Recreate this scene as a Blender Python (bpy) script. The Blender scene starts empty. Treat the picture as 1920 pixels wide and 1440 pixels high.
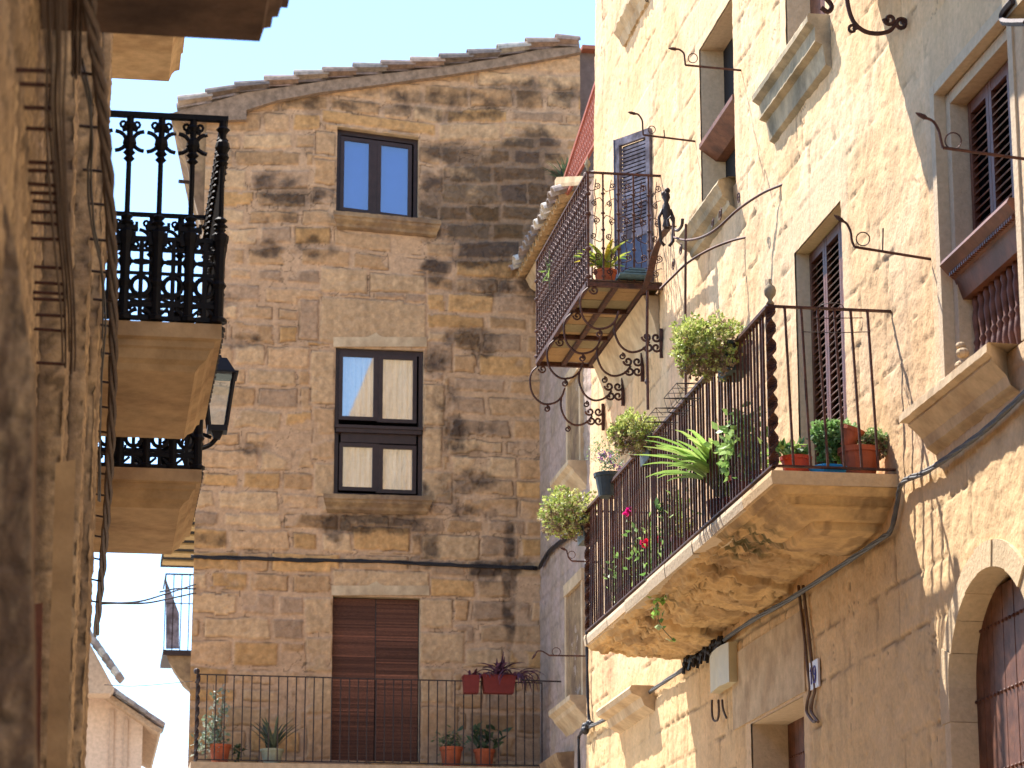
import bpy, math, random
import numpy as np
from mathutils import Vector, Matrix
random.seed(7); rng = np.random.default_rng(11)
S = bpy.context.scene
R = math.radians
# ---------------------------------------------------------------- camera, sky, sun, exposure
F, PITCH, HEAD = 5160.0, R(14.45), R(8.85)
cd = bpy.data.cameras.new('camera'); cam = bpy.data.objects.new('camera', cd); S.collection.objects.link(cam)
cam.location = (0, 0, 1.6); cam.rotation_euler = (math.pi/2 + PITCH, 0, -HEAD)
cd.sensor_width = 36; cd.lens = F/1920*36; cd.clip_end = 2000; cd.clip_start = .1
cd.dof.use_dof = True; cd.dof.focus_distance = 19.5; cd.dof.aperture_fstop = 5.6
S.camera = cam
SUN = Vector((-.75, 1.11, 1.92)).normalized()          # towards the sun: ahead of the camera, over the left roofs
w = bpy.data.worlds.new('World'); S.world = w; w.use_nodes = True
nt = w.node_tree; bg = nt.nodes['Background']; sky = nt.nodes.new('ShaderNodeTexSky')
sky.sky_type = 'NISHITA'; sky.sun_disc = False
sky.sun_elevation = math.asin(SUN.z); sky.sun_rotation = math.atan2(SUN.x, SUN.y)
sky.air_density = 1.0; sky.dust_density = 0; sky.ozone_density = 4.5; sky.altitude = 300
nt.links.new(sky.outputs[0], bg.inputs[0]); bg.inputs[1].default_value = .125
sl = bpy.data.lights.new('sun', 'SUN'); so = bpy.data.objects.new('sun', sl); S.collection.objects.link(so)
sl.energy = 4.1; sl.angle = R(.5); sl.color = (1, .94, .88)
so.rotation_euler = SUN.to_track_quat('Z', 'Y').to_euler()
S.view_settings.view_transform = 'Standard'; S.view_settings.look = 'None'; S.view_settings.gamma = 1
S.view_settings.exposure = 1.72
# ---------------------------------------------------------------- from a pixel of the photograph to a point on a real plane
FW = np.array([math.sin(HEAD)*math.cos(PITCH), math.cos(HEAD)*math.cos(PITCH), math.sin(PITCH)])
RT = np.array([math.cos(HEAD), -math.sin(HEAD), 0]); UP = np.cross(RT, FW); C0 = np.array([0, 0, 1.6])
def ray(x, y): return FW + RT*(x-960)/F - UP*(y-720)/F
def pX(x, y, X): d = ray(x, y); return Vector(C0 + d*X/d[0])
def pY(x, y, Y): d = ray(x, y); return Vector(C0 + d*Y/d[1])
# ---------------------------------------------------------------- materials
def newmat(name):
    m = bpy.data.materials.new(name); m.use_nodes = True
    return m, m.node_tree, m.node_tree.nodes['Principled BSDF']
def mat(name, col, rough=.8, metal=0, vary=.2, scale=30, bump=.3, bscale=120, col2=None, attr=False, trans=0, bdist=.004, spec=.3):
    m, t, b = newmat(name); N = t.nodes; L = t.links
    tc = N.new('ShaderNodeTexCoord')
    n1 = N.new('ShaderNodeTexNoise'); n1.inputs['Scale'].default_value = scale; n1.inputs['Detail'].default_value = 6; n1.inputs['Roughness'].default_value = .65
    L.new(tc.outputs['Object'], n1.inputs['Vector'])
    rm = N.new('ShaderNodeMapRange'); L.new(n1.outputs['Fac'], rm.inputs[0])
    rm.inputs[1].default_value = .3; rm.inputs[2].default_value = .7
    rm.inputs[3].default_value = 1-vary; rm.inputs[4].default_value = 1+vary*.6
    mx = N.new('ShaderNodeMix'); mx.data_type = 'RGBA'; mx.blend_type = 'MULTIPLY'; mx.inputs[0].default_value = 1
    cb = N.new('ShaderNodeCombineColor')
    for i in range(3): L.new(rm.outputs[0], cb.inputs[i])
    if attr:
        a = N.new('ShaderNodeAttribute'); a.attribute_name = 'Col'; src = a.outputs['Color']
    elif col2 is not None:
        n3 = N.new('ShaderNodeTexNoise'); n3.inputs['Scale'].default_value = scale*.35; n3.inputs['Detail'].default_value = 5
        L.new(tc.outputs['Object'], n3.inputs['Vector'])
        r3 = N.new('ShaderNodeMapRange'); r3.inputs[1].default_value = .42; r3.inputs[2].default_value = .6; L.new(n3.outputs['Fac'], r3.inputs[0])
        m3 = N.new('ShaderNodeMix'); m3.data_type = 'RGBA'; m3.inputs[6].default_value = (*col, 1); m3.inputs[7].default_value = (*col2, 1)
        L.new(r3.outputs[0], m3.inputs[0]); src = m3.outputs[2]
    else:
        rgb = N.new('ShaderNodeRGB'); rgb.outputs[0].default_value = (*col, 1); src = rgb.outputs[0]
    L.new(src, mx.inputs[6]); L.new(cb.outputs[0], mx.inputs[7]); L.new(mx.outputs[2], b.inputs['Base Color'])
    b.inputs['Roughness'].default_value = rough; b.inputs['Metallic'].default_value = metal
    b.inputs['Specular IOR Level'].default_value = spec
    if bump > 0:
        n2 = N.new('ShaderNodeTexNoise'); n2.inputs['Scale'].default_value = bscale; n2.inputs['Detail'].default_value = 5
        L.new(tc.outputs['Object'], n2.inputs['Vector'])
        bp = N.new('ShaderNodeBump'); bp.inputs['Strength'].default_value = bump; bp.inputs['Distance'].default_value = bdist
        L.new(n2.outputs['Fac'], bp.inputs['Height']); L.new(bp.outputs[0], b.inputs['Normal'])
    if trans > 0:
        tr = N.new('ShaderNodeBsdfTranslucent'); L.new(mx.outputs[2], tr.inputs[0])
        ms = N.new('ShaderNodeMixShader'); ms.inputs[0].default_value = trans
        out = N['Material Output']; L.new(b.outputs[0], ms.inputs[1]); L.new(tr.outputs[0], ms.inputs[2]); L.new(ms.outputs[0], out.inputs[0])
    return m
M = {}
M['wall'] = mat('stone_relief', None, .95, attr=True, vary=.15, scale=26, bump=.6, bscale=42, bdist=.009, spec=.1)
M['wall_far'] = mat('stone_relief_shade', None, .95, attr=True, vary=.22, scale=16, bump=.6, bscale=60, bdist=.008, spec=.1)
M['stone'] = mat('dressed_stone', (.56, .42, .26), .9, vary=.25, scale=9, bump=.6, bscale=60, col2=(.45, .32, .19), spec=.1)
M['stone_grey'] = mat('weathered_stone', (.42, .33, .21), .95, vary=.35, scale=8, bump=.7, bscale=55, col2=(.24, .20, .135), spec=.1)
M['stone_brown'] = mat('brown_sill_stone', (.30, .20, .11), .95, vary=.35, scale=10, bump=.6, bscale=50, col2=(.2, .13, .08), spec=.1)
M['left'] = mat('left_stone', None, .95, attr=True, vary=.3, scale=14, bump=.8, bscale=50, bdist=.01, spec=.1)
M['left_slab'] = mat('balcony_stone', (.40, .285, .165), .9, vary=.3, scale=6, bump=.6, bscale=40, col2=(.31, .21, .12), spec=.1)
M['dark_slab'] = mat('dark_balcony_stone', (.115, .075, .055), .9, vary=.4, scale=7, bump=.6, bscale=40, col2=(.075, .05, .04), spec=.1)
M['rust'] = mat('rusty_iron', (.10, .042, .028), .65, .35, vary=.45, scale=40, bump=.5, bscale=160, col2=(.06, .03, .025), bdist=.002)
M['iron'] = mat('dark_iron', (.05, .035, .032), .6, .4, vary=.4, scale=40, bump=.4, bscale=160, bdist=.002)
M['black'] = mat('black_paint', (.006, .006, .008), .6, .0, vary=.3, scale=30, bump=.2, spec=.15)
M['lantern'] = mat('lantern_paint', (.010, .012, .018), .7, .0, vary=.3, scale=30, bump=.1)
M['wood'] = mat('brown_wood', (.17, .068, .036), .6, vary=.45, scale=14, bump=.5, bscale=60, col2=(.11, .042, .024))
M['woodlit'] = mat('reddish_wood', (.17, .065, .035), .5, vary=.4, scale=10, bump=.4, bscale=50, col2=(.11, .04, .024))
M['frame'] = mat('dark_window_wood', (.034, .018, .015), .45, vary=.4, scale=10, bump=.3)
M['shutter'] = mat('aged_grey_shutter', (.32, .28, .32), .7, vary=.35, scale=18, bump=.4, col2=(.14, .11, .12))
M['shutter_blue'] = mat('blue_grey_panel', (.10, .13, .22), .7, vary=.3, scale=18, bump=.4)
M['dark'] = mat('dark_room', (.01, .008, .008), .9, bump=0)  # near black; painted darkness for unlit rooms and gaps
M['blind'] = mat('wood_slat_blind', None, .7, attr=True, vary=.4, scale=60, bump=.3)
M['curtain'] = mat('cream_curtain', (.60, .61, .58), .9, vary=.15, scale=20, bump=.2, bscale=40)
M['curtain_blue'] = mat('pale_blue_blind', (.045, .12, .42), .9, vary=.1, scale=6, bump=.2, bscale=40)  # sky reflection of the top window, painted as a flat blue sheet
M['cable'] = mat('black_cable', (.018, .016, .018), .5, vary=.3, scale=30, bump=.1)
M['cable_grey'] = mat('grey_cable', (.09, .085, .08), .6, vary=.3, scale=30, bump=.1)
M['cable_brown'] = mat('brown_cable', (.075, .05, .038), .7, vary=.4, scale=30, bump=.3)
M['conduit'] = mat('brown_conduit', (.15, .09, .055), .6, vary=.3, scale=20, bump=.2)
M['cream'] = mat('cream_metal_box', (.52, .46, .30), .5, vary=.12, scale=8, bump=.1)
M['plate'] = mat('white_plate', (.62, .56, .54), .4, vary=.08, scale=8, bump=0)
M['ink'] = mat('blue_ink', (.06, .06, .28), .5, vary=.05, bump=0)
M['terracotta'] = mat('terracotta', (.42, .105, .042), .8, vary=.25, scale=14, bump=.3)
M['orange_pot'] = mat('orange_red_pot', (.50, .06, .02), .5, vary=.12, scale=14, bump=.1)
M['red_planter'] = mat('dark_red_planter', (.16, .02, .015), .6, vary=.25, scale=14, bump=.2)
M['grey_pot'] = mat('dark_grey_pot', (.05, .065, .065), .6, vary=.25, scale=12, bump=.2)
M['cream_pot'] = mat('pale_pot', (.35, .36, .25), .6, vary=.25, scale=12, bump=.2)
M['blue'] = mat('bright_blue_plastic', (.01, .25, .65), .4, vary=.1, bump=0)
M['soil'] = mat('soil', (.06, .04, .03), 1, vary=.4, bump=.5)
M['leaf'] = mat('leaves', None, .5, attr=True, vary=.3, scale=50, bump=0, trans=.35, spec=.4)
M['tile'] = mat('roof_tile', None, .9, attr=True, vary=.45, scale=14, bump=.6, bscale=60)
M['redpaint'] = mat('red_painted_iron', (.34, .10, .065), .6, vary=.2, scale=20, bump=.2)
M['whitecurtain'] = mat('white_plastic', (.6, .6, .58), .6, bump=0)
M['street'] = mat('street_paving', (.42, .36, .28), .9, vary=.25, scale=3, bump=.4, bscale=20)
def glass(name, tint, fac):
    m, t, b = newmat(name); N = t.nodes; L = t.links
    tr = N.new('ShaderNodeBsdfTransparent'); tr.inputs[0].default_value = (*tint, 1)
    gl = N.new('ShaderNodeBsdfGlossy'); gl.inputs['Roughness'].default_value = .02; gl.inputs[0].default_value = (1, 1, 1, 1)
    ms = N.new('ShaderNodeMixShader'); ms.inputs[0].default_value = fac
    L.new(tr.outputs[0], ms.inputs[1]); L.new(gl.outputs[0], ms.inputs[2]); L.new(ms.outputs[0], N['Material Output'].inputs[0])
    return m
M['glass'] = glass('window_glass', (.88, .9, .9), .2)
M['glass_lamp'] = glass('lantern_glass', (.9, .92, .93), .03)
M['glass_sky'] = glass('window_glass_sky', (.75, .8, .9), .14)
# ---------------------------------------------------------------- mesh helpers
WLOC = {}
def tag(o, label=None, cat=None, group=None, kind=None):
    for k, v in (('label', label), ('category', cat), ('group', group), ('kind', kind)):
        if v: o[k] = v
    return o
def empty(name, loc, label, cat, group=None):
    o = bpy.data.objects.new(name, None); S.collection.objects.link(o); o.location = loc; o.empty_display_size = .2
    WLOC[o.name] = Vector(loc); tag(o, label, cat, group); return o
def finish(name, V, Fc, material, parent=None, smooth=False, cols=None, origin=None, corner=False):
    V = np.asarray(V, dtype=np.float64)
    if origin is None:
        mn, mx = V.min(0), V.max(0)
        origin = (mn+mx)/2
        if parent is None: origin[2] = mn[2]
    origin = np.array(origin, dtype=float)
    me = bpy.data.meshes.new(name); V = V-origin
    if isinstance(Fc, np.ndarray):
        n = len(Fc); k = Fc.shape[1]
        me.vertices.add(len(V)); me.vertices.foreach_set('co', V.astype(np.float32).ravel())
        me.loops.add(n*k); me.loops.foreach_set('vertex_index', Fc.astype(np.int32).ravel())
        me.polygons.add(n); me.polygons.foreach_set('loop_start', np.arange(0, n*k, k, dtype=np.int32))
        me.update(calc_edges=True)
    else:
        me.from_pydata([tuple(v) for v in V], [], Fc); me.update()
    if cols is not None:
        c = np.ones((len(V), 4), dtype=np.float32); c[:, :3] = cols
        a = me.color_attributes.new('Col', 'FLOAT_COLOR', 'POINT'); a.data.foreach_set('color', c.ravel())
    if smooth: me.polygons.foreach_set('use_smooth', [True]*len(me.polygons))
    me.materials.append(material)
    o = bpy.data.objects.new(name, me); S.collection.objects.link(o)
    WLOC[o.name] = Vector(origin)
    if parent is not None:
        o.parent = parent; o.location = Vector(origin) - WLOC[parent.name]
    else: o.location = Vector(origin)
    return o
class MB:
    def __init__(s): s.v = []; s.f = []; s.c = []; s.col = (1, 1, 1)
    def add(s, vs, fs):
        n = len(s.v); s.v += [tuple(v) for v in vs]; s.f += [tuple(i+n for i in f) for f in fs]; s.c += [s.col]*len(vs); return s
    def box(s, a, b, mtx=None):
        x0, y0, z0 = a; x1, y1, z1 = b
        if x0 > x1: x0, x1 = x1, x0
        if y0 > y1: y0, y1 = y1, y0
        if z0 > z1: z0, z1 = z1, z0
        vs = [(x, y, z) for z in (z0, z1) for y in (y0, y1) for x in (x0, x1)]
        if mtx is not None: vs = [mtx @ Vector(v) for v in vs]
        return s.add(vs, [(0, 2, 3, 1), (4, 5, 7, 6), (0, 1, 5, 4), (2, 6, 7, 3), (0, 4, 6, 2), (1, 3, 7, 5)])
    def prism(s, poly, vec):                                         # closed polygon loop swept by vec
        n = len(poly); vec = Vector(vec); p = [Vector(q) for q in poly]
        vs = p + [q+vec for q in p]
        return s.add(vs, [tuple(range(n))[::-1], tuple(range(n, 2*n))] + [(i, (i+1) % n, n+(i+1) % n, n+i) for i in range(n)])
    def sweep(s, pts, prof, closed=False, caps=True, up=(0, 0, 1), twist=0, scl=None):   # prof: list of (a, b) in the section plane
        P = [Vector(p) for p in pts]; n = len(P); k = len(prof); up = Vector(up); vs = []; last = None
        for i, p in enumerate(P):
            if closed: d = P[(i+1) % n]-P[i-1]
            else: d = P[min(i+1, n-1)]-P[max(i-1, 0)]
            d.normalize()
            if last is None:
                a = up.cross(d)
                if a.length < .05: a = Vector((1, 0, 0)).cross(d)
                if a.length < .05: a = Vector((0, 1, 0)).cross(d)
                a.normalize()
            else:
                a = last - d*last.dot(d); a.normalize()
            last = a; b = d.cross(a); t = twist*i; ct, st = math.cos(t), math.sin(t); q = 1 if scl is None else scl[i]
            for (u, v) in prof:
                u, v = (u*ct-v*st)*q, (u*st+v*ct)*q
                vs.append(p + a*u + b*v)
        fs = []
        for i in range(n if closed else n-1):
            j = (i+1) % n
            for m in range(k): fs.append((i*k+m, i*k+(m+1) % k, j*k+(m+1) % k, j*k+m))
        if caps and not closed: fs += [tuple(range(k))[::-1], tuple((n-1)*k+m for m in range(k))]
        return s.add(vs, fs)
    def tube(s, pts, r, sides=6, **kw):
        return s.sweep(pts, [(r*math.cos(2*math.pi*i/sides), r*math.sin(2*math.pi*i/sides)) for i in range(sides)], **kw)
    def bar(s, a, b, wd, th=None, twist=0, seg=1):
        th = th or wd; a = Vector(a); b = Vector(b)
        return s.sweep([a.lerp(b, i/seg) for i in range(seg+1)], [(-wd/2, -th/2), (wd/2, -th/2), (wd/2, th/2), (-wd/2, th/2)], twist=twist)
    def ring(s, c, r, tr, nrm=(0, 1, 0), seg=20):
        n = Vector(nrm).normalized(); a = n.orthogonal().normalized(); b = n.cross(a); c = Vector(c)
        return s.tube([c + a*r*math.cos(2*math.pi*i/seg) + b*r*math.sin(2*math.pi*i/seg) for i in range(seg)], tr, 5, closed=True, up=n)
    def lathe(s, prof, c=(0, 0, 0), seg=14, mtx=None):
        c = Vector(c); vs = []; fs = []; n = len(prof)
        for (r, z) in prof:
            for i in range(seg):
                t = 2*math.pi*i/seg; v = Vector((max(r, 1e-4)*math.cos(t), max(r, 1e-4)*math.sin(t), z))
                vs.append((mtx @ v if mtx is not None else v) + c)
        for j in range(n-1):
            for i in range(seg): fs.append((j*seg+i, j*seg+(i+1) % seg, (j+1)*seg+(i+1) % seg, (j+1)*seg+i))
        fs += [tuple(range(seg))[::-1], tuple((n-1)*seg+i for i in range(seg))]
        return s.add(vs, fs)
    def ball(s, c, r, seg=10, sz=1):
        pr = [(r*math.sin(math.pi*i/8), -r*sz*math.cos(math.pi*i/8)) for i in range(9)]
        return s.lathe(pr, c, seg)
    def build(s, name, m, parent=None, smooth=False, origin=None):
        return finish(name, s.v, s.f, m, parent, smooth, cols=np.array(s.c), origin=origin)
def spiral(c, r0, r1, a0, turns, ax, ay, n=16):
    c = Vector(c); ax = Vector(ax); ay = Vector(ay); out = []
    for i in range(n+1):
        t = i/n; r = r0+(r1-r0)*t; a = a0+turns*2*math.pi*t
        out.append(c + ax*r*math.cos(a) + ay*r*math.sin(a))
    return out
def smoothpath(pts, n=6):
    P = [Vector(p) for p in pts]; Q = [P[0]*2-P[1]] + P + [P[-1]*2-P[-2]]; out = []
    for i in range(1, len(Q)-2):
        for k in range(n):
            t = k/n; a, b, c, d = Q[i-1:i+3]
            out.append(.5*((2*b)+(c-a)*t+(2*a-5*b+4*c-d)*t*t+(3*b-a-3*c+d)*t**3))
    out.append(P[-1]); return out
def copy_tree(o, parent=None):
    c = o.copy(); S.collection.objects.link(c); c.parent = parent
    for ch in list(o.children): copy_tree(ch, c)
    return c
def dup(o, loc, parent=None, rz=None):                                # copy of one mesh object
    c = o.copy(); S.collection.objects.link(c); c.parent = parent
    c.location = Vector(loc) - (WLOC[parent.name] if parent is not None else Vector((0, 0, 0)))
    if rz is not None: c.rotation_euler.z = rz
    return c
# ---------------------------------------------------------------- noise in numpy
def vnoise(u, v, s, seed=0):
    g = np.random.default_rng(seed).random((257, 257)); g[256] = g[0]; g[:, 256] = g[:, 0]
    a = (u/s) % 256; b = (v/s) % 256; i = a.astype(int); j = b.astype(int); fa = a-i; fb = b-j
    fa = fa*fa*(3-2*fa); fb = fb*fb*(3-2*fb)
    return (g[i, j]*(1-fa)+g[i+1, j]*fa)*(1-fb) + (g[i, j+1]*(1-fa)+g[i+1, j+1]*fa)*fb
def fbm(u, v, s, seed=0, o=4, k=.5):
    r = 0; a = 1; t = 0
    for q in range(o): r = r+a*vnoise(u+q*13.7, v+q*7.3, s/2**q, seed+q); t += a; a *= k
    return r/t
def sstep(a, b, x): t = np.clip((x-a)/(b-a), 0, 1); return t*t*(3-2*t)
def ashlar(u, v, hmin, hmax, wmin, wmax, seed, warp=.02, ws=.25):
    r = np.random.default_rng(seed)
    uu = u + (fbm(u, v, ws, seed+50, 3)-.5)*2*warp; vv = v + (fbm(u, v, ws, seed+60, 3)-.5)*2*warp
    lo, hi = v.min()-1, v.max()+1; e = [lo]
    while e[-1] < hi: e.append(e[-1]+r.uniform(hmin, hmax))
    e = np.array(e); ci = np.clip(np.searchsorted(e, vv)-1, 0, len(e)-2)
    dv = np.minimum(vv-e[ci], e[ci+1]-vv); du = np.zeros_like(u); sid = np.zeros(u.shape, int)
    ulo, uhi = u.min()-2, u.max()+2
    for c in range(len(e)-1):
        m = ci == c
        if not m.any(): continue
        q = [ulo - r.uniform(0, wmax)]
        while q[-1] < uhi: q.append(q[-1]+r.uniform(wmin, wmax))
        q = np.array(q); k = np.clip(np.searchsorted(q, uu[m])-1, 0, len(q)-2)
        du[m] = np.minimum(uu[m]-q[k], q[k+1]-uu[m]); sid[m] = c*1000+k
    rad = .035
    d = np.where((du < rad) & (dv < rad), rad-np.hypot(rad-np.minimum(du, rad), rad-np.minimum(dv, rad)), np.minimum(du, dv))
    return d, sid
def srand(sid, k): return np.modf(np.abs(np.sin(sid*12.9898+k*78.233)*43758.5453))[0]
def relief(name, axis, P0, ur, vr, res, fn, holes, material, parent=None, ubr=(), vbr=(), warpend=None, sign=-1, warpv=None):
    def axisv(lo, hi, br, rs):
        b = sorted({lo, hi, *[x for x in br if lo < x < hi]}); out = []
        for a, c in zip(b, b[1:]):
            n = max(1, int(round((c-a)/rs))); out += list(np.linspace(a, c, n, endpoint=False))
        return np.array(out+[hi])
    U = axisv(ur[0], ur[1], ubr, res[0]); V = axisv(vr[0], vr[1], vbr, res[1])
    u, v = np.meshgrid(U, V, indexing='ij')
    if warpend is not None: u = u + warpend(u, v)
    h, col = fn(u, v)
    if warpv is not None: v = v + warpv(u, v)
    if axis == 'X': co = np.stack([P0+sign*h, u, v], -1)
    else: co = np.stack([u, P0+sign*h, v], -1)
    nu, nv = len(U), len(V); idx = np.arange(nu*nv).reshape(nu, nv)
    a, b, c, d = idx[:-1, :-1], idx[1:, :-1], idx[1:, 1:], idx[:-1, 1:]
    uc = (U[:-1]+U[1:])[:, None]/2 + 0*V[None, :-1]; vc = (V[:-1]+V[1:])[None, :]/2 + 0*U[:-1, None]
    keep = np.ones(uc.shape, bool)
    for hf in holes: keep &= ~hf(uc, vc)
    q = np.stack([a, d, c, b], -1) if (axis == 'X') else np.stack([a, b, c, d], -1)
    q = q[keep]
    return finish(name, co.reshape(-1, 3), q, material, parent, True, cols=col.reshape(-1, 3))
def rect(u0, u1, v0, v1): return lambda u, v: (u > u0) & (u < u1) & (v > v0) & (v < v1)
def lerp3(a, b, t): return np.array(a)*(1-t[..., None]) + np.array(b)*t[..., None]
# ================================================================ THE SETTING
W = 4.8; YC = 31.2; X2 = 5.19
g = MB().box((-80, -80, -.3), (80, 140, 0)); o = g.build('street', M['street']); tag(o, kind='structure')
PAL = np.array([(.42, .265, .14), (.46, .28, .125), (.47, .325, .19), (.35, .24, .155), (.44, .29, .165), (.39, .25, .135)])
def blob(u, v, lst, plane, sc, sd):
    m = np.zeros_like(u); n = fbm(u, v, .22, sd, 5, .62)
    for (x, y, rx, ry, s) in lst:
        p = plane(x, y); a = p[0] if plane is CY else p[1]
        d = ((u-a)/(rx*sc))**2 + ((v-p[2])/(ry*sc))**2
        m = np.maximum(m, s*np.clip(1.3-d*.65, 0, 1))
    return np.clip((m*1.5 + (n-.62)*2.6*(m > .02)), 0, 1)*(m > .02)
CY = lambda x, y: pY(x, y, YC)
STAIN = [(890,285,110,24,.9),(965,330,90,70,1.2),(870,372,90,55,1.1),(950,410,120,90,1.3),(1000,280,50,40,.8),(690,200,240,12,.5),(860,185,180,16,.5),(860,432,60,30,.9),(990,370,45,90,1),(1010,490,40,70,.8),(905,480,60,22,.7),
 (520,345,38,22,.8),(560,372,60,18,.75),(640,372,25,20,.6),(520,420,34,16,.6),(500,470,34,18,.7),(590,470,45,18,.8),(535,395,60,14,.5),(885,535,70,18,.85),(815,505,26,34,.9),
 (880,632,46,18,.9),(900,655,30,16,.7),(830,745,28,30,.6),(818,680,26,24,.6),(870,800,54,24,.6),(840,790,20,40,.4),(880,845,40,12,.5),(870,905,54,24,.7),(690,978,105,20,.9),(625,985,18,34,.6),
 (800,1000,24,50,.7),(955,1110,13,105,1.1),(905,1080,26,30,.7),(960,1060,40,20,.7),(760,205,180,12,.6),(1010,170,90,22,.6),(600,190,30,40,.5),(520,185,60,14,.6),(420,700,30,10,.4),(480,840,30,14,.5),
 (395,1010,25,14,.4),(880,960,40,14,.5),(385,560,50,14,.5),(440,640,60,14,.45),(820,930,50,24,.6),(960,450,60,40,.9),(830,320,40,14,.5),(870,570,40,10,.4)]
BIG = [(600,555,800,650,2),(582,655,628,760,2),(585,762,628,862,4),(588,866,628,932,2),(793,655,832,715,3),(793,718,835,800,2),(795,800,830,880,2),(793,882,850,945,2),
 (602,212,818,248,1),(786,250,828,300,4),(786,302,830,352,3),(786,354,822,400,4),(822,222,940,262,2),(944,226,1087,262,2),(590,252,630,300,4),(588,304,630,356,0),(586,358,628,394,3),
 (622,1066,806,1116,2),(570,1118,624,1190,2),(572,1193,624,1262,2),(574,1266,624,1340,2),(787,1120,850,1180,2),(787,1183,872,1245,2),(787,1248,850,1320,2),(574,1343,624,1425,4),(787,1323,860,1425,4),
 (760,505,800,570,3),(800,640,850,700,3),(560,560,598,640,3),(660,985,770,1035,1),(790,1000,900,1052,2),(828,265,900,302,4),(600,500,690,552,2),(692,510,800,552,2)]
def centre_fn(u, v):
    d, sid = ashlar(u, v, .20, .29, .34, .82, 5, .028, .3)
    n1 = fbm(u, v, .5, 3, 4); n2 = fbm(u, v, .07, 9, 4)
    pi = (srand(sid, 1)*6).astype(int) % 6; col = PAL[pi] * (.86+.28*srand(sid, 2))[..., None]
    mw = .012 + .03*srand(sid, 3)*(n1 > .4) + .02*(n2-.5)
    for k, (x0, y0, x1, y1, c) in enumerate(BIG):
        a = CY(x0, y0); b = CY(x1, y1); uu = u+(n2-.5)*.03; vv = v+(n2-.5)*.03
        dd = np.minimum(np.minimum(uu-a[0], b[0]-uu), np.minimum(a[2]-vv, vv-b[2])); m = dd > 0
        d = np.where(m, dd, np.where(dd > -.015, 0, d)); mw = np.where(m, .006, mw); col[m] = PAL[c]*(.95+.1*((k*37) % 10)/10)
    st = sstep(mw, mw+.022, d + (n2-.5)*.012)
    hid = sstep(.60, .68, fbm(u, v, .45, 77, 4)) * (srand(sid, 5) > .45)
    st = st*(1-hid*.85)
    streak = fbm(u*5, v*.4, .3, 21, 4)
    col = col*(.80+.4*fbm(u, v, .05, 31, 4))[..., None]*(.86+.28*streak)[..., None]
    mort = np.array([.475, .325, .205])*(.84+.28*fbm(u, v, .12, 41, 4))[..., None]*(.9+.2*n1)[..., None]
    c = mort*(1-st[..., None]) + col*st[..., None]
    dk = blob(u, v, STAIN, CY, 1/160, 91) * (.72+.28*st) * (.85+.15*sstep(.2, .5, srand(sid, 8)))
    c = lerp3(c, c*np.array([.24, .245, .28])+np.array([.012, .010, .009]), np.clip(dk*1.05, 0, 1))
    lic = sstep(.60, .72, fbm(u, v, .14, 99, 5, .6))*sstep(10.5, 12.8, v)*.25
    c = lerp3(c, np.array([.10, .085, .07]), lic)
    crack = (np.abs(fbm(u, v, .5, 123, 4)-.5) < .004)*(1-st)
    c = c*(1-.5*crack[..., None])
    gr = fbm(u, v, .022, 141, 3); c = c*(.84+.32*gr)[..., None]
    c = c*np.array([1.07, 1.0, .92]); crev = (1-sstep(.0, .014, np.abs(d-mw-.004)))*sstep(.5, .62, fbm(u, v, .25, 151, 3)); c = c*(1-.45*crev)[..., None]  # crev: shade lines at stone edges darkened into the colour, besides the relief
    h = st*.014 - crev*.012 + (n2-.5)*.016*st + (fbm(u, v, .03, 12, 3)-.5)*.006 - .02*dk*(n2 > .5)
    return h, c
def roof_v(u):
    P = [CY(*q) for q in ((200,226),(462,222),(466,204),(520,186),(600,171),(700,158),(800,144),(900,129),(1000,113),(1200,78))]
    return np.interp(u, [p[0] for p in P], [p[2] for p in P])
ch = empty('stone_house', (3.2, YC, 0), 'tall shaded house closing the end of the street, blotched with dark stains', 'house', 'stone houses along the street')
TW = (2.735, 3.72, 11.70, 12.80); MW = (2.76, 3.80, 8.30, 10.10); DR = (2.775, 3.785, 5.25, 7.14)
relief('wall', 'Y', YC, (1.17, 5.70), (4.2, 14.3), (.013, .013), centre_fn,
       [rect(*TW), rect(*MW), rect(*DR), lambda u, v: v > roof_v(u)], M['wall_far'], ch, [*TW[:2], *MW[:2], *DR[:2]], [*TW[2:], *MW[2:], *DR[2:]],
       warpv=lambda u, v: -.085*np.clip(u-3.2275, -.75, .75)*np.clip(1-np.maximum(0, np.abs(u-3.2275)-.7)/1.0, 0, 1)*np.clip(1-np.maximum(0, np.abs(v-12.25)-.75)/.55, 0, 1))
b = MB(); b.col = (.40, .28, .18)
b.box((1.19, YC+.03, 0), (5.7, YC+.06, 4.2)); b.prism([(1.175, YC+.03, 0), (1.23, YC+.03, 0), (1.95, YC+7, 0), (1.90, YC+7, 0)], (0, 0, 12.6)); b.box((5.65, YC+.06, 0), (5.7, YC+7, 13.9)); b.box((1.95, YC+6.9, 0), (5.65, YC+7, 12.6))
b.build('side_wall', M['wall_far'], ch)
# curved stone cove that carries the roof out over the left corner
prof = [pY(x, y, YC+.02) for x, y in ((318,212),(322,232),(338,252),(346,290),(355,330),(364,372),(374,410),(382,440),(384,446))]
pc = [Vector((1.26, YC+.02, prof[-1].z)), Vector((1.26, YC+.02, prof[0].z))]
b = MB(); b.prism(prof+pc, (.34, 3.2, 0)); b.build('cove', M['stone_brown'], ch)
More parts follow.
